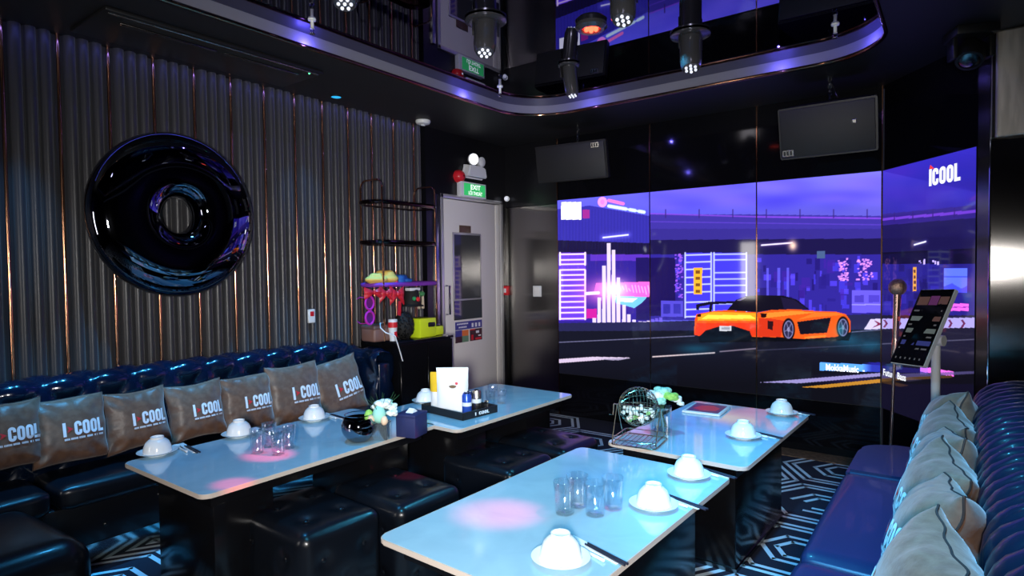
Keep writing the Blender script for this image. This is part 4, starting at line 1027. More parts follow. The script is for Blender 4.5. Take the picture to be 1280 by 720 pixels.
def bag(name, label, loc, rz, w_, h_, d_, mats, deco=None):
    t = thing(name, label, 'snack bag', loc, rz)
    n = 14; b = B()
    for sd in (1, -1):
        pts = []
        for i in range(n+1):
            for j in range(n+1):
                u, v = -1+2*i/n, j/n
                th = d_/2*(max(0, 1-abs(u)**3)**.5)*min(1, (1-v)*2.2)**.7*(.85+.15*math.sin(v*9+u*3))
                pts.append((u*w_/2*(1-.03*math.sin(v*PI)), -sd*(th+.0008), v*h_))
        b.poly(pts, [(i*(n+1)+j, (i+1)*(n+1)+j, (i+1)*(n+1)+j+1, i*(n+1)+j+1) for i in range(n) for j in range(n)])
    b.poly([(-w_/2, -d_/2*.9, 0), (w_/2, -d_/2*.9, 0), (w_/2, d_/2*.9, 0), (-w_/2, d_/2*.9, 0)], [(0, 1, 2, 3)])
    b.done('bag_body', mats, t)
    if deco: deco(t)
    return t
L2W = lambda x, y: Vector((c.x+x*math.cos(ang)-y*math.sin(ang), c.y+x*math.sin(ang)+y*math.cos(ang), ZS+.0065))
def deco1(t):
    M['pr_red'] = mat('red_print_spot', (.75, .05, .08), .5); M['pr_brown'] = mat('brown_print_snack', (.16, .09, .04), .5); M['pr_blue'] = mat('pale_blue_print', (.3, .55, .65), .5)
    for nm, x, z, rx_, rz_, mm in (('printed_dot', .026, .168, .008, .008, 'pr_red'), ('printed_snacks', .004, .150, .020, .009, 'pr_brown')):
        b = B(); b.poly([(x+rx_*math.cos(a)*(1+.2*math.sin(3*a)), -.0350, z+rz_*math.sin(a)) for a in [2*PI*k/14 for k in range(14)]]+[(x+rx_*math.cos(a), -.0330, z+rz_*math.sin(a)) for a in [2*PI*k/14 for k in range(14)]], [list(range(14))]+[(k, (k+1) % 14, 14+(k+1) % 14, 14+k) for k in range(14)]); b.done(nm, M[mm], t, smooth=False)
bag('snack_bag', 'tall white paper snack bag with small printed picture standing in the tray', L2W(-.01, -.04),   .62, .185, .255, .06, M['paper'], deco1)
def deco2(t):
    b = B(); b.rbox(-.012, .02, -.030, -.026, .02, .12, .002, 1); b.done('printed_stripe', M['yellow_bag'], t)
    b = B(); b.rbox(.018, .034, -.030, -.024, .16, .18, .003, 1); b.done('printed_mark', M['red'], t)
tb = bag('snack_bag', 'yellow topped snack bag standing behind the white paper bag', L2W(-.125, -.035), .55, .115, .215, .05, M['paper'], deco2)
b = B(); n = 10; pts = []
for i in range(n+1):
    for sd in (1, -1):
        for j in range(4):
            u = -1+2*i/n; v = .48+.52*j/3; th = .025*(max(0, 1-abs(u)**3)**.5)*min(1, (1-v)*2.2)**.7+.002
            pts.append((u*.0582, -sd*(th+.003), v*.216))
fs = []
for i in range(n):
    for sd in (0, 1):
        for j in range(3): a0 = i*8+sd*4+j; fs.append((a0, a0+8, a0+9, a0+1))
b.poly(pts, fs); b.done('foil_top', M['yellow_bag'], tb)
def can(label, loc, m1, h=.125, r=.027):
    t = thing('drink_can', label, 'can', loc, .4, 'drinks in the tray')
    b = B(); b.lathe([(0, .004), (r*.7, .0), (r*.86, .004), (r, .014), (r, h-.012), (r*.8, h-.002), (r*.8, h)], 28); b.done('can_body', m1, t)
    b = B(); b.lathe([(r*.79, h-.001), (r*.74, h-.004), (0, h-.004)], 28); b.ball((r*.2, 0, h-.003), .006, 8, 5, .3); b.done('can_lid', M['chrome'], t)
    b = B(); b.lathe([(r+.0005, h*.45), (r+.0006, h*.62)], 28); b.done('label_band', M['white_plastic'], t)
    return t
can('blue and silver drink can in the tray, right of the white bag', L2W(.125, -.055), M['blue_can'])
can('silver drink can in the tray behind the blue can', L2W(.115, .03), M['steel'], .13)
can('dark blue drink can in the tray, close to the white bag', L2W(.075, -.0), M['navy_box'], .12)
t = thing('lighter', 'small dark lighter standing in the right corner of the tray', 'lighter', L2W(.155, .07), .3)
b = B(); b.rbox(-.012, .012, -.008, .008, 0, .052, .003, 2); b.done('lighter_body', M['black_plastic'], t)
b = B(); b.rbox(-.012, .012, -.008, .008, .0525, .068, .002, 2); b.done('lighter_top', M['gold_wire'], t)
# bingo cage, jar of greenery and tablet on the table by the video wall
q4 = [gz(752, 556, ZS), gz(812, 562, ZS), gz(838, 548, ZS), gz(778, 541, ZS)]; c = sum(q4, Vector())/4
t = thing('bingo_cage', 'brass wire bingo cage with balls on the table by the video wall', 'bingo cage', (c.x+.02, c.y+.0, ZS), .12)
bw, bd = .105, .11
b = B()
for z in (.005,):
    b.tube([(x, y, z) for x, y in rrect(-bw, bw, -bd, bd, .02, 4)], .0032, 6, closed=True)
b.tube([(x, y, .03) for x, y in rrect(-bw*.96, bw*.96, -bd*.96, bd*.96, .02, 4)], .002, 6, closed=True)
for k in range(1, 9): x = -bw+2*bw*k/9; b.tube([(x, -bd, .005), (x, bd, .005)], .0014, 5)
for (x, y) in rrect(-bw, bw, -bd, bd, .02, 1): b.tube([(x, y, .004), (x*.96, y*.96, .031)], .0016, 5)
b.done('wire_base_tray', M['gold_wire'], t)
cc = Vector((-.01, .01, .165)); Rc = .092
for sg in (-1, 1):
    b = B(); b.tube([(cc.x+sg*(Rc+.012)*1, -.065, .006), (cc.x+sg*(Rc+.014), cc.y, cc.z), (cc.x+sg*(Rc+.012), .085, .006)], .0028, 6); b.done('support_frame', M['gold_wire'], t)
b = B(); b.tube([(cc.x-Rc-.03, cc.y, cc.z), (cc.x+Rc+.03, cc.y, cc.z)], .0028, 6); b.tube([(cc.x-Rc-.03, cc.y, cc.z), (cc.x-Rc-.03, cc.y-.01, cc.z-.05), (cc.x-Rc-.05, cc.y-.01, cc.z-.05)], .0028, 6); b.done('crank', M['gold_wire'], t)
b = B()
for k in range(-5, 6):
    x = k*Rc/5.6; r_ = math.sqrt(max(0, Rc*Rc-x*x)); b.tube([(cc.x+x, cc.y+r_*math.cos(a), cc.z+r_*math.sin(a)) for a in [2*PI*i/32 for i in range(32)]], .0013, 5, closed=True)
for k in range(8):
    a = PI*k/8; b.tube([(cc.x+Rc*math.cos(q), cc.y+Rc*math.sin(q)*math.cos(a), cc.z+Rc*math.sin(q)*math.sin(a)) for q in [2*PI*i/40 for i in range(40)]], .0014, 5, closed=True)
b.done('wire_sphere', M['gold_wire'], t)
b = B(); b.tube([(-.085, -bd*.9+.02, .02), (.0, -bd*.9, .016), (.09, -bd*.9+.03, .02)], .0015, 5); b.done('ball_chute', M['gold_wire'], t)
rr = random.Random(8); bt = B().ball((0, 0, 0), .0105, 14, 9).done('bingo_ball', M['ball_white']); BB = bt.data; bpy.data.objects.remove(bt)
bt = B().ball((0, 0, 0), .0105, 14, 9).done('bingo_ball', M['ball_green']); BG = bt.data; bpy.data.objects.remove(bt)
pts = []; wc = Matrix.Rotation(.12, 3, 'Z') @ cc+Vector(t.location)
tr = 0
while len(pts) < 42 and tr < 6000:
    tr += 1; r_ = (Rc-.014)*rr.random()**.4; a = rr.random()*2*PI; e = math.acos(rr.uniform(-1, -.18)); q = Vector((r_*math.sin(e)*math.cos(a), r_*math.sin(e)*math.sin(a), r_*math.cos(e)))
    if all((q-s_).length > .0202 for s_ in pts): pts.append(q)
for k, q in enumerate(pts):
    o = bpy.data.objects.new('bingo_ball', BG if k % 7 == 3 else BB); COL.objects.link(o); o.location = wc+q
    tag(o, 'pale green bingo ball inside the wire cage' if k % 7 == 3 else 'white bingo ball inside the wire cage', 'ball', 'green balls in the bingo cage' if k % 7 == 3 else 'white balls in the bingo cage')
p = gz(822, 540, ZS)
t = thing('flower_jar', 'clear square glass jar of white and green flowers behind the bingo cage', 'vase', (p.x+.005, p.y+.045, p.z), .3)
b = B(); o_ = rrect(-.045, .045, -.045, .045, .012, 4); i_ = rrect(-.041, .041, -.041, .041, .010, 4); n = len(o_)
P = [(x, y, 0) for x, y in o_]+[(x, y, .12) for x, y in o_]+[(x, y, .12) for x, y in i_]+[(x, y, .008) for x, y in i_]
b.poly(P, [list(range(n)), list(range(3*n, 4*n))]+[(k*n+i, k*n+(i+1) % n, (k+1)*n+(i+1) % n, (k+1)*n+i) for k in range(3) for i in range(n)]); b.done('glass_jar', M['glass'], t, angle=50)
for k, (mn, c_, r_) in enumerate([('flower_white', (-.03, 0, .16), .045), ('leaf', (.045, -.01, .165), .036), ('flower_mint', (0, .03, .175), .045), ('flower_white', (.065, .02, .15), .030), ('flower_mint', (-.01, -.03, .145), .032), ('flower_white', (.09, .0, .135), .018)]):
    b = B(); bloom(b, c_, r_, 11); b.done('flower', M[mn], t)
for k in range(7):
    a = k*.9; b = B(); b.tube([(math.cos(a)*.025, math.sin(a)*.025, .012), (-math.cos(a)*.012, -math.sin(a)*.012, .13)], .002, 5); b.done('stem', M['grass'], t)
q4 = [gz(852, 514, ZS), gz(893, 522, ZS), gz(917, 511, ZS), gz(873, 505, ZS)]; c = sum(q4, Vector())/4
t = thing('tablet', 'white framed tablet lying flat on the table by the video wall', 'tablet', c, .05)
b = B(); b.rbox(-.105, .105, -.125, .125, 0, .012, .004, 2); b.done('case', M['white_plastic'], t)
b = B(); b.rbox(-.088, .088, -.104, .104, .0115, .0130, .0005, 1); b.done('display', M['glow_navy'], t)
b = B(); b.prism([(x*.07, y*.075) for x, y in ((-1, -.5), (-.2, -1), (.9, -.7), (1, .2), (.3, .9), (-.6, .6))], .0130, .0136); b.done('red_picture', M['glow_red'], t, smooth=False)

# ================================================================== RACK, CABINET AND PARTY THINGS
t = thing('side_cabinet', 'black cabinet between the sofa arm and the grey door, party things on top', 'cabinet', (-3.52, 3.36, 0))
x0, x1, y0_, y1_ = -.22, .22, -.27, .30
b = B(); b.box(x0, x1-.018, y0_, y1_, .04, .88); b.done('cabinet_body', M['lacquer'], t, smooth=False)
b = B(); b.rbox(x0, x1+.005, y0_-.005, y1_+.005, .88, .90, .003, 2); b.done('cabinet_top', M['black_gloss'], t)
for k in range(2):
    ya_, yb_ = y0_+.004+k*.284, y0_+.281+k*.284
    b = B(); b.rbox(x1-.017, x1, ya_, yb_, .05, .872, .002, 1); d_ = b.done('cabinet_door', M['lacquer'], t)
    b = B(); yy = yb_-.03 if k == 0 else ya_+.03; b.tube([(x1, yy, .5), (x1+.02, yy, .5), (x1+.02, yy, .62), (x1, yy, .62)], .004, 6); b.done('handle', M['steel_dark'], d_)
b = B(); b.box(x0+.01, x1-.04, y0_+.01, y1_-.01, 0, .04); b.done('plinth', M['lacquer'], t, smooth=False)
# rack
zf = .90
pf0, pf1 = gx(473, 300, -3.42), gx(541, 300, -3.42); pb0, pb1 = gx(457, 300, -3.66), gx(521.5, 300, -3.66)
t = thing('display_rack', 'tall copper wire rack with three shelves standing on the black cabinet', 'rack', (-3.54, 3.33, zf))
off = Vector((-3.54, 3.33, zf)); ptop = gx(471, 247, -3.42).z+.0
posts = [(pf0, 'f'), (pb0, 'b'), (pf1, 'f'), (pb1, 'b')]
Yf0, Yf1 = pf0.y-off.y, pf1.y-off.y; Yb0, Yb1 = pb0.y-off.y, pb1.y-off.y; Y0, Y1 = (Yf0+Yb0)/2, (Yf1+Yb1)/2
zt = 2.10-zf
for Yc, nm in ((Y0, 'side'), (Y1, 'side')):
    b = B(); path = [(.12, Yc, 0.002), (.12, Yc, zt-.06)]+[(.06+.06*math.cos(a), Yc, zt-.06+.06*math.sin(a)) for a in [PI/2*k/5 for k in range(1, 6)]]+[(-.06, Yc, zt)]+[(-.06-.06*math.sin(a), Yc, zt-.06+.06*math.cos(a)) for a in [PI/2*k/5 for k in range(1, 6)]]+[(-.12, Yc, 0.002)]
    b.tube(path, .0065, 8); b.done('upright_frame', M['copper'], t)
shz = [gx(500, 254, -3.42).z-zf-.01, gx(505, 305, -3.42).z-zf, gx(505, 357, -3.42).z-zf]
for k, z in enumerate(shz):
    b = B(); b.prism(rrect(-.125, .125, Y0-.05, Y1+.05, .12, 8), z, z+.006); s_ = b.done('shelf', M['copper_dark'], t)
    b = B(); b.tube([(x, y, z+.010) for x, y in rrect(-.13, .13, Y0-.055, Y1+.055, .125, 8)], .017, 8, closed=True); b.done('shelf_rim', M['rim_dark'] if k < 2 else M['purple'], s_)
def on_shelf(u, x): p = gx(u, 350, x); return p.y
zsh = zf+shz[2]+.0065
for k, (u, x, mm, r_, lb) in enumerate([(470, -3.50, 'toy_yellow', .06, 'soft yellow felt toy at the left end of the rack shelf'), (482, -3.52, 'toy_yellow', .075, 'larger yellow felt toy in the middle of the rack shelf'),
                                        (491, -3.50, 'toy_pink', .04, 'small pink felt toy beside the yellow toys on the rack'), (499, -3.52, 'toy_blue', .055, 'blue felt toy on the rack shelf, right of the pink one'), (508, -3.50, 'toy_blue', .035, 'small flat blue felt piece at the right end of the toys')]):
    b = B(); rr = random.Random(k); y = on_shelf(u, x)
    NB = 20; pts = []
    for i in range(NB+1):
        for j in range(24):
            th, ph = PI*i/NB, 2*PI*j/24; q = 1+.18*math.sin(3*ph+k)*math.sin(th)+.1*math.sin(5*th+k)
            pts.append((r_*1.1*q*math.sin(th)*math.cos(ph), r_*1.25*q*math.sin(th)*math.sin(ph), max(0, r_*1.05*(1-math.cos(th)*q)*.7)))
    b.poly(pts, [(i*24+j, i*24+(j+1) % 24, (i+1)*24+(j+1) % 24, (i+1)*24+j) for i in range(NB) for j in range(24)])
    bmesh.ops.remove_doubles(b.bm, verts=b.bm.verts[:], dist=.0003)
    o = b.done('felt_toy', M[mm], angle=80); o.location = (x, y, zsh); tag(o, lb, 'toy', None)
# bow garland hanging from the shelf front
def bow(b, u0, u1, zt_, x):
    pass
XF = -3.395
def hang(name, label, cat, u, v, x=XF): p = gx(u, v, x); return thing(name, label, cat, p)
zt_ = gx(490, 358, XF).z
for k, (ua, ub, vb, lb) in enumerate([(455, 478, 372, 'left red satin bow hanging under the rack shelf'), (474, 491, 375, 'middle red satin bow hanging under the rack shelf'), (487, 505, 377, 'right red satin bow hanging under the rack shelf')]):
    a_, c_ = gx(ua, 360, XF), gx(ub, 360, XF); m_ = (a_.y+c_.y)/2; hw = (c_.y-a_.y)/2; H = zt_-gx((ua+ub)/2, vb, XF).z
    t = thing('bow', lb, 'bow', (XF, m_, zt_-H*.5), 0, 'red bows')
    for sg in (-1, 1):
        b = B(); pts = []; n = 10
        for side in (1, -1):
            for i in range(n+1):
                for j in range(n+1):
                    s_, r_ = i/n, -1+2*j/n; wdt = H*(.16+.5*s_); pts.append((side*.022*math.sin(PI*min(1, s_*1.02))*(1-r_*r_)**.5+.003*math.sin(7*r_), sg*s_*hw, r_*wdt-.12*H*s_))
        b.poly(pts, [(q*(n+1)**2+i*(n+1)+j, q*(n+1)**2+(i+1)*(n+1)+j, q*(n+1)**2+(i+1)*(n+1)+j+1, q*(n+1)**2+i*(n+1)+j+1) for q in (0, 1) for i in range(n) for j in range(n)])
        b.done('loop', M['bow_red'], t)
    b = B(); b.ball((0.01, 0, 0), H*.2, 12, 8); b.done('knot', M['bow_red'], t)
p = gx(499.5, 386, XF); t = thing('ribbon', 'short red ribbon tail hanging below the right bow', 'ribbon', p)
b = B(); b.poly([(0, -.012, .06), (0, .016, .055), (0, .008, -.055), (0, -.022, -.045), (.004, -.012, .06), (.004, .016, .055), (.004, .008, -.055), (.004, -.022, -.045)], [(0, 1, 2, 3), (4, 5, 6, 7), (0, 1, 5, 4), (1, 2, 6, 5), (2, 3, 7, 6), (3, 0, 4, 7)]); b.done('ribbon_tail', M['bow_red'], t)
b = B(); b.tube([(.002, 0, .055), (.002, .0, .12)], .0012, 5); b.done('string', M['black_plastic'], t)
# magenta sunglasses hanging vertically
p = gx(462, 388, XF); t = thing('party_glasses', 'magenta party sunglasses hanging upright from the rack', 'glasses', p)
for sg in (-1, 1):
    b = B(); b.tube([(0, .038*math.cos(a), sg*.053+.046*math.sin(a)) for a in [2*PI*k/24 for k in range(24)]], .0085, 8, closed=True); b.done('lens_rim', M['magenta'], t)
    b = B(); b.cyl((-.001, 0, sg*.053), .034, .002, 24, axis=(1, 0, 0)); b.done('lens', mat('purple_lens', (.12, .02, .2), .1), t)
    b = B(); b.tube([(0, -.03, sg*.09), (-.06, -.035, sg*.095), (-.10, -.03, sg*.08)], .003, 6); b.done('temple', M['magenta'], t)
b = B(); b.tube([(0, .0, -.008), (.004, .004, 0), (0, 0, .008)], .006, 8); b.done('bridge', M['magenta'], t)
# dark hat with green and red trim hanging, white brim clip, dangling green tie
p = gx(515, 372, -3.44); t = thing('party_hat', 'black felt party hat with green and red badge under the shelf', 'hat', p)
b = B(); b.lathe([(0, .085), (.035, .082), (.052, .06), (.058, .0), (.066, -.05), (.09, -.062), (.088, -.068), (.06, -.056), (.052, 0), (.045, .055), (0, .076)], 28); b.done('hat_body', M['black_fabric'], t)
b = B(); b.ball((.056, .006, -.012), .02, 12, 8); b.done('red_badge', M['red'], t)
b = B(); b.ball((.054, -.030, -.005), .016, 12, 8); b.done('green_badge', mat('green_badge_felt', (.03, .35, .12), .6), t)
p = gx(516, 361.5, -3.42); o = B().rbox(-.03, .03, -.055, .055, -.012, .012, .006, 2).done('paper_clip_card', M['white_plastic']); o.location = p; tag(o, 'small white card clipped under the purple shelf edge', 'card')
p = gx(526, 372, -3.42); t = thing('party_horn', 'pair of beige and green party blowers hanging from the shelf right end', 'party horn', p)
for k in (-1, 1):
    b = B(); b.lathe([(.004, -.09), (.012, -.085), (.010, .03), (.006, .05), (0, .055)], 14, (0, k*.022, 0)); b.done('horn_tube', mat('beige_card', (.55, .45, .32), .6), t)
b = B(); b.ball((.01, 0, .03), .026, 12, 8, .8); b.done('green_tassel', mat('green_tassel_yarn', (.05, .22, .08), .8), t)
# on the cabinet top
zc = .9006
p = gx(477, 410, -3.45); t = thing('shoulder_bag', 'brown vinyl box bag with a white cord on the cabinet', 'bag', (-3.50, p.y+.01, zc), -.04)
b = B(); b.rbox(-.08, .08, -.10, .085, 0, .12, .018, 3); b.done('bag_body', M['bag_brown'], t)
b = B(); b.rbox(-.082, .082, -.102, .087, .085, .125, .016, 3); b.done('flap', mat('darker_brown_vinyl', (.13, .08, .075), .4), t)
t = thing('cable', 'white cable looping over the brown bag and down the cabinet front', 'cable', (-3.40, p.y+.03, zc))
b = B(); b.tube([(.115, .02, -.14), (.116, -.02, -.03), (.115, -.05, .05), (.06, -.09, .075), (.03, -.11, .11), (-.02, -.07, .138), (-.05, .0, .140)], .0045, 8); b.done('cord', M['white_plastic'], t)
p = gx(491, 410, -3.40); t = thing('paper_cup', 'white and red printed paper cup on the cabinet', 'cup', (-3.40, p.y, zc))
b = B(); b.lathe([(0, .0), (.024, .0), (.033, .095), (.034, .16), (.031, .16), (.030, .095), (.022, .004), (0, .004)], 28); b.done('cup_body', M['white_plastic'], t)
b = B(); b.lathe([(.0345, .10), (.0355, .14)], 28); b.rbox(.026, .033, -.012, .012, .03, .07, .002, 1); b.done('red_print', M['red'], t)
p = gx(505, 410, -3.40); t = thing('sequin_hat', 'round black sequined hat on the cabinet beside the yellow box', 'hat', (-3.40, p.y+.005, zc))
b = B(); pr_ = [(.072*math.sin(PI*k/14)*(1 if k < 9 else .92), .105-.105*math.cos(PI*k/14)) for k in range(1, 15)]; b.lathe([(0, 0)]+pr_, 32); b.done('hat_body', M['black_fabric'], t)
rr = random.Random(2); b = B()
for k in range(330):
    a, e = rr.random()*2*PI, math.acos(rr.uniform(-.95, .98)); n3 = Vector((math.sin(e)*math.cos(a), math.sin(e)*math.sin(a), math.cos(e))); q = Vector((0, 0, .105))+Vector((n3.x*.073, n3.y*.073, n3.z*.106))
    n4 = (n3+Vector((rr.uniform(-.5, .5), rr.uniform(-.5, .5), rr.uniform(-.5, .5)))).normalized(); b.cyl(q, .007, .001, 7, axis=n4)
o = b.done('sequins', M['sequin'], t, smooth=False); o['kind'] = 'stuff'
p = gz(528, 421, zc); yb = gx(529, 400, -3.38).y
t = thing('neon_box', 'neon yellow plastic box with black buckle on the cabinet', 'box', (-3.40, yb+.01, zc))
b = B(); b.rbox(-.06, .06, -.085, .095, 0, .15, .008, 2); b.done('box_body', M['neon'], t)
b = B(); b.rbox(.058, .072, .0, .075, .08, .115, .008, 2); b.done('buckle', M['black_plastic'], t)
t = thing('neon_pouch', 'flat neon yellow pouch with grey clip beside the neon box', 'pouch', (-3.42, yb+.152, zc))
b = B(); b.rbox(-.055, .055, -.045, .07, 0, .075, .012, 2); b.done('pouch_body', M['neon'], t)
b = B(); b.rbox(-.03, .05, -.02, .03, .074, .092, .005, 2); b.done('clip', M['steel_dark'], t)

# ================================================================== EXIT SIGN + EMERGENCY LIGHT
p = gx(592, 238, XL+.05); t = thing('exit_sign', 'lit green exit sign with white frame above the grey door', 'sign', (XL, p.y, p.z))
b = B(); b.rbox(.0, .055, -.185, .185, -.072, .072, .006, 2); b.done('sign_case', M['white_plastic'], t)
b = B(); b.rbox(.050, .058, -.145, .168, -.055, .058, .002, 1); b.done('green_panel', M['exit_green'], t, smooth=False)
b = B(); font_mesh(b, 'EXIT', .062, lambda x, y: (.0592, -.055+x*1.15, .006+y), offset=.001); b.done('exit_lettering', M['exit_white'], t, smooth=False, fix=False)
b = B(); font_mesh(b, 'LỐI THOÁT', .046, lambda x, y: (.0592, -.085+x*.85, -.046+y), offset=.0008); b.done('exit_lettering', M['exit_white'], t, smooth=False, fix=False)
p = gx(594, 215, XL+.05); t = thing('emergency_light', 'white twin spot emergency light on the wall above the exit sign', 'lamp', (XL, p.y, p.z))
b = B(); b.prism([(-.13, -.05), (.15, -.05), (.13, .045), (.05, .06), (-.10, .055)], 0, .08)
bmesh.ops.transform(b.bm, matrix=Matrix(((0, 0, 1, 0), (1, 0, 0, 0), (0, 1, 0, 0), (0, 0, 0, 1))), verts=b.bm.verts[:])
bmesh.ops.bevel(b.bm, geom=b.bm.edges[:], offset=.01, segments=2, affect='EDGES'); b.done('battery_case', M['white_plastic'], t)
for k, (y, z, r_) in enumerate(((-.035, .115, .056), (.085, .105, .047))):
    ax = Vector((.9, -.35 if k == 0 else -.05, -.05)).normalized()
    b = B(); b.lathe([(0, -.06), (r_*.55, -.05), (r_*.95, -.01), (r_, .012), (r_*.9, .014)], 28, (.055, y, z), axis=ax); b.cyl((.045, y, .05), .012, .04, 10); hd = b.done('lamp_head', M['white_plastic'], t)
    b = B(); b.lathe([(r_*.92, .010), (r_*.6, .020), (0, .024)], 28, (.055, y, z), axis=ax); b.done('lamp_lens', M['lamp_on'] if k == 0 else M['white_plastic'], hd)
p = gx(577, 220, XL+.05); t = thing('alarm_bell', 'round red fire alarm bell on the wall left of emergency light', 'alarm', (XL, p.y, p.z))
b = B(); b.lathe([(0, .075), (.02, .073), (.048, .055), (.058, .03), (.060, .0), (0, 0)], 32, (0, 0, 0), axis=(1, 0, 0)); b.done('bell_dome', M['red'], t)
b = B(); b.cyl((.07, 0, 0), .009, .01, 12, axis=(1, 0, 0)); b.done('bolt', M['chrome'], t)
p = gy(632, 249, YB); t = thing('wall_spot', 'tiny white spot lamp on black wall in the corner above the door', 'lamp', (p.x+.03, YB, p.z))
b = B(); b.lathe([(0, -.04), (.02, -.035), (.028, 0), (0, 0)], 18, (0, -.02, 0), axis=(.6, -.8, 0)); b.cyl((0, 0, 0), .018, .02, 14, axis=(0, -1, 0)); b.done('lamp_body', M['white_plastic'], t)
b = B(); b.ball((.02, -.055, 0), .02, 14, 9); b.done('lamp_lens', M['led_white'], t)

# ================================================================== CEILING EQUIPMENT
t = thing('ceiling_air_conditioner', 'long black air conditioner panel set in the ceiling over the left sofa', 'air conditioner', (-3.44, 1.80, ZC))
b = B(); b.rbox(-.22, .22, -.60, .61, -.022, -.001, .006, 2); b.done('panel', M['black_plastic'], t)
b = B(); b.rbox(.185, .20, -.58, .59, -.027, -.021, .002, 1); b.done('trim_line', M['steel'], t)
b = B(); b.box(.09, .165, -.50, .50, -.0255, -.0215); b.done('air_slot', M['black_fabric'], t, smooth=False)
for k, (ya_, yb_) in enumerate(((-.50, -.02), (.02, .50))):
    b = B(); b.rbox(.10, .125, ya_, yb_, -.034, -.025, .003, 2); b.done('louvre', M['steel_dark'], t)
b = B(); b.ball((.17, .54, -.023), .006, 10, 6); b.done('status_light', M['led_green'], t)
p = gz(523, 155, ZC); t = thing('smoke_detector', 'white round smoke detector on the dark ceiling near the door', 'smoke detector', (-3.64, p.y-.06, ZC))
b = B(); b.lathe([(0, 0), (.062, 0), (.064, -.012), (.055, -.028), (.030, -.036), (0, -.038)], 32); b.done('detector_body', M['ceramic'], t)
b = B(); b.lathe([(.018, -.036), (.017, -.043), (0, -.045)], 20); b.done('sensor_cap', M['white_plastic'], t)
t = thing('downlight', 'small blue downlight in the dark ceiling above the fluted wall', 'lamp', (gz(418, 121, ZC).x+.02, gz(418, 121, ZC).y, ZC))
b = B(); b.lathe([(.045, 0), (.045, -.006), (.036, -.008), (.034, 0)], 28); b.done('ring', M['black_plastic'], t)
b = B(); b.cyl((0, 0, -.006), .034, .004, 24); b.done('lens', M['led_cyan'], t)
for k, (u, v, lb) in enumerate(((390, 38, 'white pendant fire sprinkler at the left over the tray ceiling'), (625, 122, 'white pendant fire sprinkler at the rounded tray corner'), (1044, 44, 'white pendant fire sprinkler at the right over the tray ceiling'))):
    p = gz(u, v-14, ZM); t = thing('fire_sprinkler', lb, 'sprinkler', (p.x, p.y, ZM), .3*k, 'pendant sprinklers')
    b = B(); b.lathe([(0, 0), (.022, 0), (.020, -.008), (.009, -.012), (.009, -.045), (.012, -.05), (0, -.052)], 18); b.done('sprinkler_body', M['ceramic'], t)
    b = B(); b.tube([(-.010, 0, -.05), (-.012, 0, -.062), (-.003, 0, -.075)], .002, 6); b.tube([(.010, 0, -.05), (.012, 0, -.062), (.003, 0, -.075)], .002, 6); b.lathe([(0, -.074), (.015, -.075), (.015, -.078), (0, -.079)], 16); b.done('deflector', M['chrome'], t)
M['can_grey'] = mat('smoked_grey_lamp_housing', (.09, .09, .10), .22, .6)
def par(label, u, v, H, R_, tilt=(0, 0), red=False, fl=.095):
    p = gz(u, v, ZM); t = thing('par_lamp', label, 'stage lamp', (p.x, p.y, ZM), 0, 'stage lamps on the tray ceiling')
    ax = Vector((tilt[0], tilt[1], -1)).normalized()
    b = B(); b.lathe([(0, 0), (fl*.8, 0), (fl, -.006), (fl, -.014), (fl*.85, -.020), (R_*1.05, -.022), (0, -.022)], 36); b.done('flange', M['can_grey'], t)
    b = B(); b.lathe([(0, 0), (R_, .01), (R_, H*.72), (R_*.94, H*.88), (R_*.78, H), (R_*.74, H), (R_*.7, H-.012), (0, H-.012)], 32, (0, 0, -.018), axis=ax); bd = b.done('housing', M['can_grey'], t)
    e1 = ax.orthogonal().normalized(); e2 = ax.cross(e1); c0 = Vector((0, 0, -.018))+ax*(H-.008)
    for k in range(7):
        off_ = Vector((0, 0, 0)) if k == 6 else (e1*math.cos(k*PI/3)+e2*math.sin(k*PI/3))*R_*.46
        b = B(); b.ball(c0+off_+ax*.012, R_*.14, 12, 8); b.done('led_lens', M['led_red'] if red else M['led_white'], bd)
    for sg in (-1, 1):
        b = B(); q = e1*sg*(R_+.004); b.rbox(-.004, .004, -.012, .012, -.09, -.018, .002, 1); bmesh.ops.translate(b.bm, vec=(q.x, q.y, 0), verts=b.bm.verts[:]); b.done('bracket', M['black_plastic'], t)
    return t
par('cylindrical stage lamp above the exit sign reflection, left of the red lamp', 607, 24, .20, .060, (.22, -.34), fl=.112)
par('cylindrical stage lamp at the top, right of the red lamp', 779, -22, .20, .060, (.16, -.36), fl=.112)
par('cylindrical stage lamp nearest the centre of the video wall', 863, 42, .21, .062, (.12, -.30), fl=.112)
par('small tilted stage lamp with red glowing end by the rounded corner', 711, 80, .20, .046, (.18, -.08), fl=.07)
par('cylindrical stage lamp cut off by the top edge of the picture', 432, -30, .14, .06, (.3, -.3), fl=.08)
p = gz(739, 30, ZM); t = thing('par_lamp', 'flat round stage lamp shining red on the tray ceiling', 'stage lamp', (p.x, p.y, ZM), 0, 'stage lamps on the tray ceiling')
b = B(); b.lathe([(0, 0), (.085, 0), (.088, -.02), (.07, -.036), (.055, -.034), (.052, -.02), (0, -.02)], 36); bd = b.done('housing', M['can_grey'], t)
for k in range(7):
    a = k*PI/3; r_ = 0 if k == 6 else .030; b = B(); b.ball((r_*math.cos(a), r_*math.sin(a), -.024), .0135, 12, 8); b.done('led_lens', M['led_red'], bd)
b = B(); b.lathe([(0, -.0195), (.052, -.0205), (.052, -.022), (0, -.021)], 30); b.done('red_reflector', mat('red_lit_reflector', (.6, .02, .01), .3, emit=(.8, .03, .01), es=.8), bd)
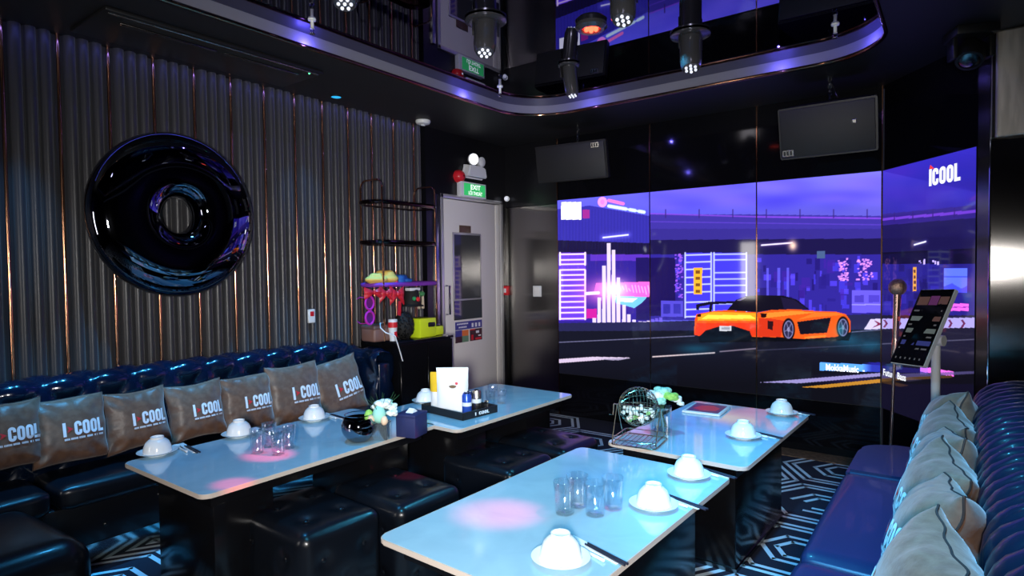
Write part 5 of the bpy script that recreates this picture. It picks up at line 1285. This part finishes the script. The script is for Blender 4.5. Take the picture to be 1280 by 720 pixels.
# moving head on the soffit at right
p = gz(1213, 42, ZC); t = thing('moving_head_light', 'black moving head stage light on the ceiling at upper right', 'stage lamp', (p.x, p.y-.08, ZC), .4)
b = B(); b.rbox(-.10, .10, -.09, .09, -.05, -.001, .008, 2); b.done('base', M['black_plastic'], t)
for sg in (-1, 1):
    b = B(); b.rbox(sg*.085-.012, sg*.085+.012, -.04, .04, -.16, -.048, .006, 2); b.done('yoke_arm', M['black_plastic'], t)
b = B(); b.lathe([(0, -.07), (.05, -.065), (.068, -.03), (.07, .03), (.062, .06), (.05, .062), (.048, .05), (0, .05)], 32, (0, 0, -.13), axis=(-.3, -.5, -.8)); hd = b.done('head', M['black_plastic'], t)
b = B(); b.lathe([(.047, .058), (.03, .066), (0, .069)], 28, (0, 0, -.13), axis=(-.3, -.5, -.8)); b.done('lens', M['steel_dark'], hd)
# --- speakers
def speaker(label, quad_x, z0, z1, y, yaw, tilt, badge, px):
    w_ = quad_x[1]-quad_x[0]; h_ = z1-z0; d_ = .30
    t = thing('wall_speaker', label, 'speaker', ((quad_x[0]+quad_x[1])/2, y, (z0+z1)/2), 0)
    t.rotation_euler = (tilt, 0, yaw)
    b = B(); b.prism([(-w_/2, 0), (w_/2, 0), (w_/2+.0, .06), (w_/2-.10, d_), (-w_/2+.10, d_), (-w_/2, .06)], -h_/2, h_/2); bmesh.ops.bevel(b.bm, geom=b.bm.edges[:], offset=.006, segments=2, affect='EDGES'); b.done('cabinet', M['black_plastic'], t)
    b = B(); b.rbox(-w_/2+.012, w_/2-.012, -.014, .002, -h_/2+.012, h_/2-.012, .006, 2); b.done('grille', M['grille'], t)
    bx, bz = badge
    b = B(); b.rbox(bx-.036, bx+.036, -.018, -.013, bz-.022, bz+.022, .002, 1); bd_ = b.done('badge', M['steel'], t)
    b = B()
    for k in range(3): b.box(bx-.028+k*.02, bx-.016+k*.02, -.0195, -.018, bz-.014, bz+.014)
    b.done('badge_print', M['black_plastic'], bd_, smooth=False)
    return t
s1_ = speaker('black angled speaker hung by a chain above the left end of video wall', (-3.04, -2.38), 2.18, 2.50, 4.55, .12, .20, (.24, .12), 0)
s2_ = speaker('black speaker hung by a chain above the third video wall panel', (-1.00, -.42), 2.14, 2.48, 4.45, .02, .28, (-.235, -.125), 0)
b = B(); b.rbox(.15, .175, -.018, -.012, .02, .045, .003, 1); b.done('round_logo', M['steel'], s2_)
for (s_, nm) in ((s1_, 'left'), (s2_, 'right')):
    L_ = s_.location; z_ = L_.z+.16
    t = thing('hanging_chain', 'steel safety chain holding the %s wall speaker from the ceiling' % nm, 'chain', (L_.x, L_.y+.13, z_+.02))
    H = ZC-z_-.02; nl = max(3, int(H/.022))
    for k in range(nl):
        b = B(); z0 = H*k/nl; pts = [((.010*math.cos(a) if k % 2 else 0), (0 if k % 2 else .010*math.cos(a)), z0+.013+.018*math.sin(a)) for a in [2*PI*i/12 for i in range(12)]]
        b.tube(pts, .0036, 5, closed=True); b.done('chain_link', M['chrome'], t)
    b = B(); b.tube([(0, 0, H), (.03, 0, H*.5), (.07, -.02, .0)], .0022, 5); b.done('safety_wire', M['steel_dark'], t)

# ================================================================== MICROPHONE STAND + TOUCH SCREEN
my = 4.05
pt_, pb2 = gy(1121.5, 383, my), gy(1113, 562, my)
t = thing('microphone_stand', 'slim rose gold microphone stand behind the far end of right sofa', 'stand', (pb2.x, my, 0))
dx = pt_.x-pb2.x; dz = pt_.z
b = B(); b.tube([(-dx*.6*0-.0, 0, .015), (0, 0, pb2.z), (dx*.62, 0, pb2.z+(pt_.z-pb2.z)*.62)], .0085, 10); b.done('pole', M['rose'], t)
b = B(); b.tube([(dx*.60, 0, pb2.z+(pt_.z-pb2.z)*.60), (dx*.64, 0, pb2.z+(pt_.z-pb2.z)*.66), (dx*.78, 0, pb2.z+(pt_.z-pb2.z)*.78)], [.013, .021, .016], 14); b.done('clutch', M['rose'], t)
b = B(); b.lathe([(0, 0), (.085, 0), (.085, .010), (.03, .022), (0, .022)], 36); b.done('base', M['rose'], t)
q0 = Vector((dx*.76, 0, pb2.z+(pt_.z-pb2.z)*.78)); pm = gy(1122, 359, my); q1 = Vector((pm.x-pb2.x, 0, pm.z))
t = thing('microphone', 'rose gold microphone with round mesh head on the slim stand', 'microphone', (pb2.x, my, 0))
b = B(); b.tube([q0, q0.lerp(q1, .5), q1], [.015, .018, .022], 16); b.done('handle', M['rose'], t)
b = B(); b.ball(q1, .046, 24, 16, 1.02); b.done('mesh_head', mat('copper_mesh', (.55, .33, .24), .35, .9, bump=(120, 1, .006)), t)
b = B(); b.rbox(q0.x+.012, q0.x+.024, -.024, -.014, q0.z+.10, q0.z+.125, .002, 1); b.done('switch', M['red'], t)
# tall touch screen on a white post
TS = thing('touch_screen', 'tall tilted black song selection screen on a white post by the corner', 'touch screen', (0, 0, 0))
ty = 3.95
A = gy(1151, 362, ty+.10); Bq = gy(1194, 361, ty+.0); Cq = gy(1112, 453, ty+.02); Dq = gy(1154, 458.5, ty-.08)
X_ = ((Bq-A)+(Dq-Cq)).normalized(); Yt = ((A-Cq)+(Bq-Dq)); Yt = (Yt-X_*Yt.dot(X_)).normalized()
Yt = (A+Bq-Cq-Dq).normalized(); Zn = X_.cross(Yt).normalized(); Zn = -Zn if Zn.y > 0 else Zn
c = (A+Bq+Cq+Dq)/4; TS.location = c
def tq(s_, r_, e=0): # bilinear on the screen plane, s 0..1 across, r 0..1 up
    P = (Cq.lerp(Dq, s_)).lerp(A.lerp(Bq, s_), r_); return P+Zn*e-c
def tpanel(nm, m, s0, s1_, r0, r1, e0, e1, parent=TS, fixn=True):
    b = B(); P = [tq(s0, r0, e0), tq(s1_, r0, e0), tq(s1_, r1, e0), tq(s0, r1, e0), tq(s0, r0, e1), tq(s1_, r0, e1), tq(s1_, r1, e1), tq(s0, r1, e1)]
    b.poly(P, [(0, 1, 2, 3), (4, 5, 6, 7), (0, 1, 5, 4), (1, 2, 6, 5), (2, 3, 7, 6), (3, 0, 4, 7)])
    if e1-e0 > .01: bmesh.ops.bevel(b.bm, geom=b.bm.edges[:], offset=.004, segments=2, affect='EDGES')
    return b.done(nm, m, parent, smooth=e1-e0 > .01)
tpanel('case', M['white_plastic'], -.0, 1.0, 0, 1, -.035, .0)
fr = tpanel('front_glass', M['bead'], .012, .985, .006, .994, -.003, .0015)
M['icon'] = mat('lit_grey_icons', (.1, .1, .1), .4, emit=(.045, .042, .042), es=1); M['thumb_a'] = mat('lit_warm_thumbnail', (.1, .05, .04), .4, emit=(.05, .025, .02), es=1)
M['thumb_b'] = mat('lit_green_grey_thumbnail', (.1, .1, .1), .4, emit=(.06, .075, .065), es=1); M['thumb_c'] = mat('lit_blue_thumbnail', (.02, .02, .1), .4, emit=(.02, .025, .10), es=1); M['thumb_d'] = mat('lit_purple_thumbnail', (.05, .02, .06), .4, emit=(.07, .015, .06), es=1)
tpanel('banner', M['thumb_a'], .08, .40, .79, .90, .0016, .0022, TS); tpanel('banner', M['thumb_d'], .42, .68, .79, .91, .0016, .0022, TS); tpanel('banner', M['thumb_a'], .70, .96, .80, .90, .0016, .0022, TS)
for r0, ms in ((.57, ('thumb_b', 'thumb_a')), (.41, ('thumb_b', 'thumb_b')), (.25, ('thumb_c', 'thumb_c'))):
    for k in range(2): tpanel('song_tile', M[ms[k]], .09+.46*k, .48+.46*k, r0+.01, r0+.07, .0016, .0022, TS)
b = B()
for r0 in (.705, .52, .36, .205):
    for k in range(4): P = [tq(.08+.22*k, r0, .0019), tq(.24+.22*k, r0, .0019), tq(.24+.22*k, r0+.02, .0019), tq(.08+.22*k, r0+.02, .0019)]; b.poly(P, [(0, 1, 2, 3)])
for k in range(6): P = [tq(.10+.14*k, .07, .0019), tq(.14+.14*k, .07, .0019), tq(.14+.14*k, .095, .0019), tq(.10+.14*k, .095, .0019)]; b.poly(P, [(0, 1, 2, 3)])
b.done('icon_rows', M['icon'], TS, smooth=False)
pp_ = gy(1170, 425, ty+.12); b = B(); lx_ = pp_-c
b.tube([(lx_.x, lx_.y, .02-c.z), (lx_.x, lx_.y, lx_.z-.01)], .022, 20); b.done('post', M['ceramic'], TS)
b = B(); b.lathe([(0, -.04), (.03, -.04), (.03, .04), (0, .04)], 20, (lx_.x+.0, lx_.y-.01, lx_.z), axis=(.9, -.4, 0)); b.done('hinge', M['ceramic'], TS)
b = B(); m_ = tq(.6, .55, -.036); b.tube([(lx_.x, lx_.y-.01, lx_.z), m_], .018, 12); b.done('bracket', M['ceramic'], TS)
b = B(); b.lathe([(0, 0), (.11, 0), (.11, .012), (.03, .02), (0, .02)], 32, (lx_.x, lx_.y, -c.z)); b.done('base', M['ceramic'], TS)
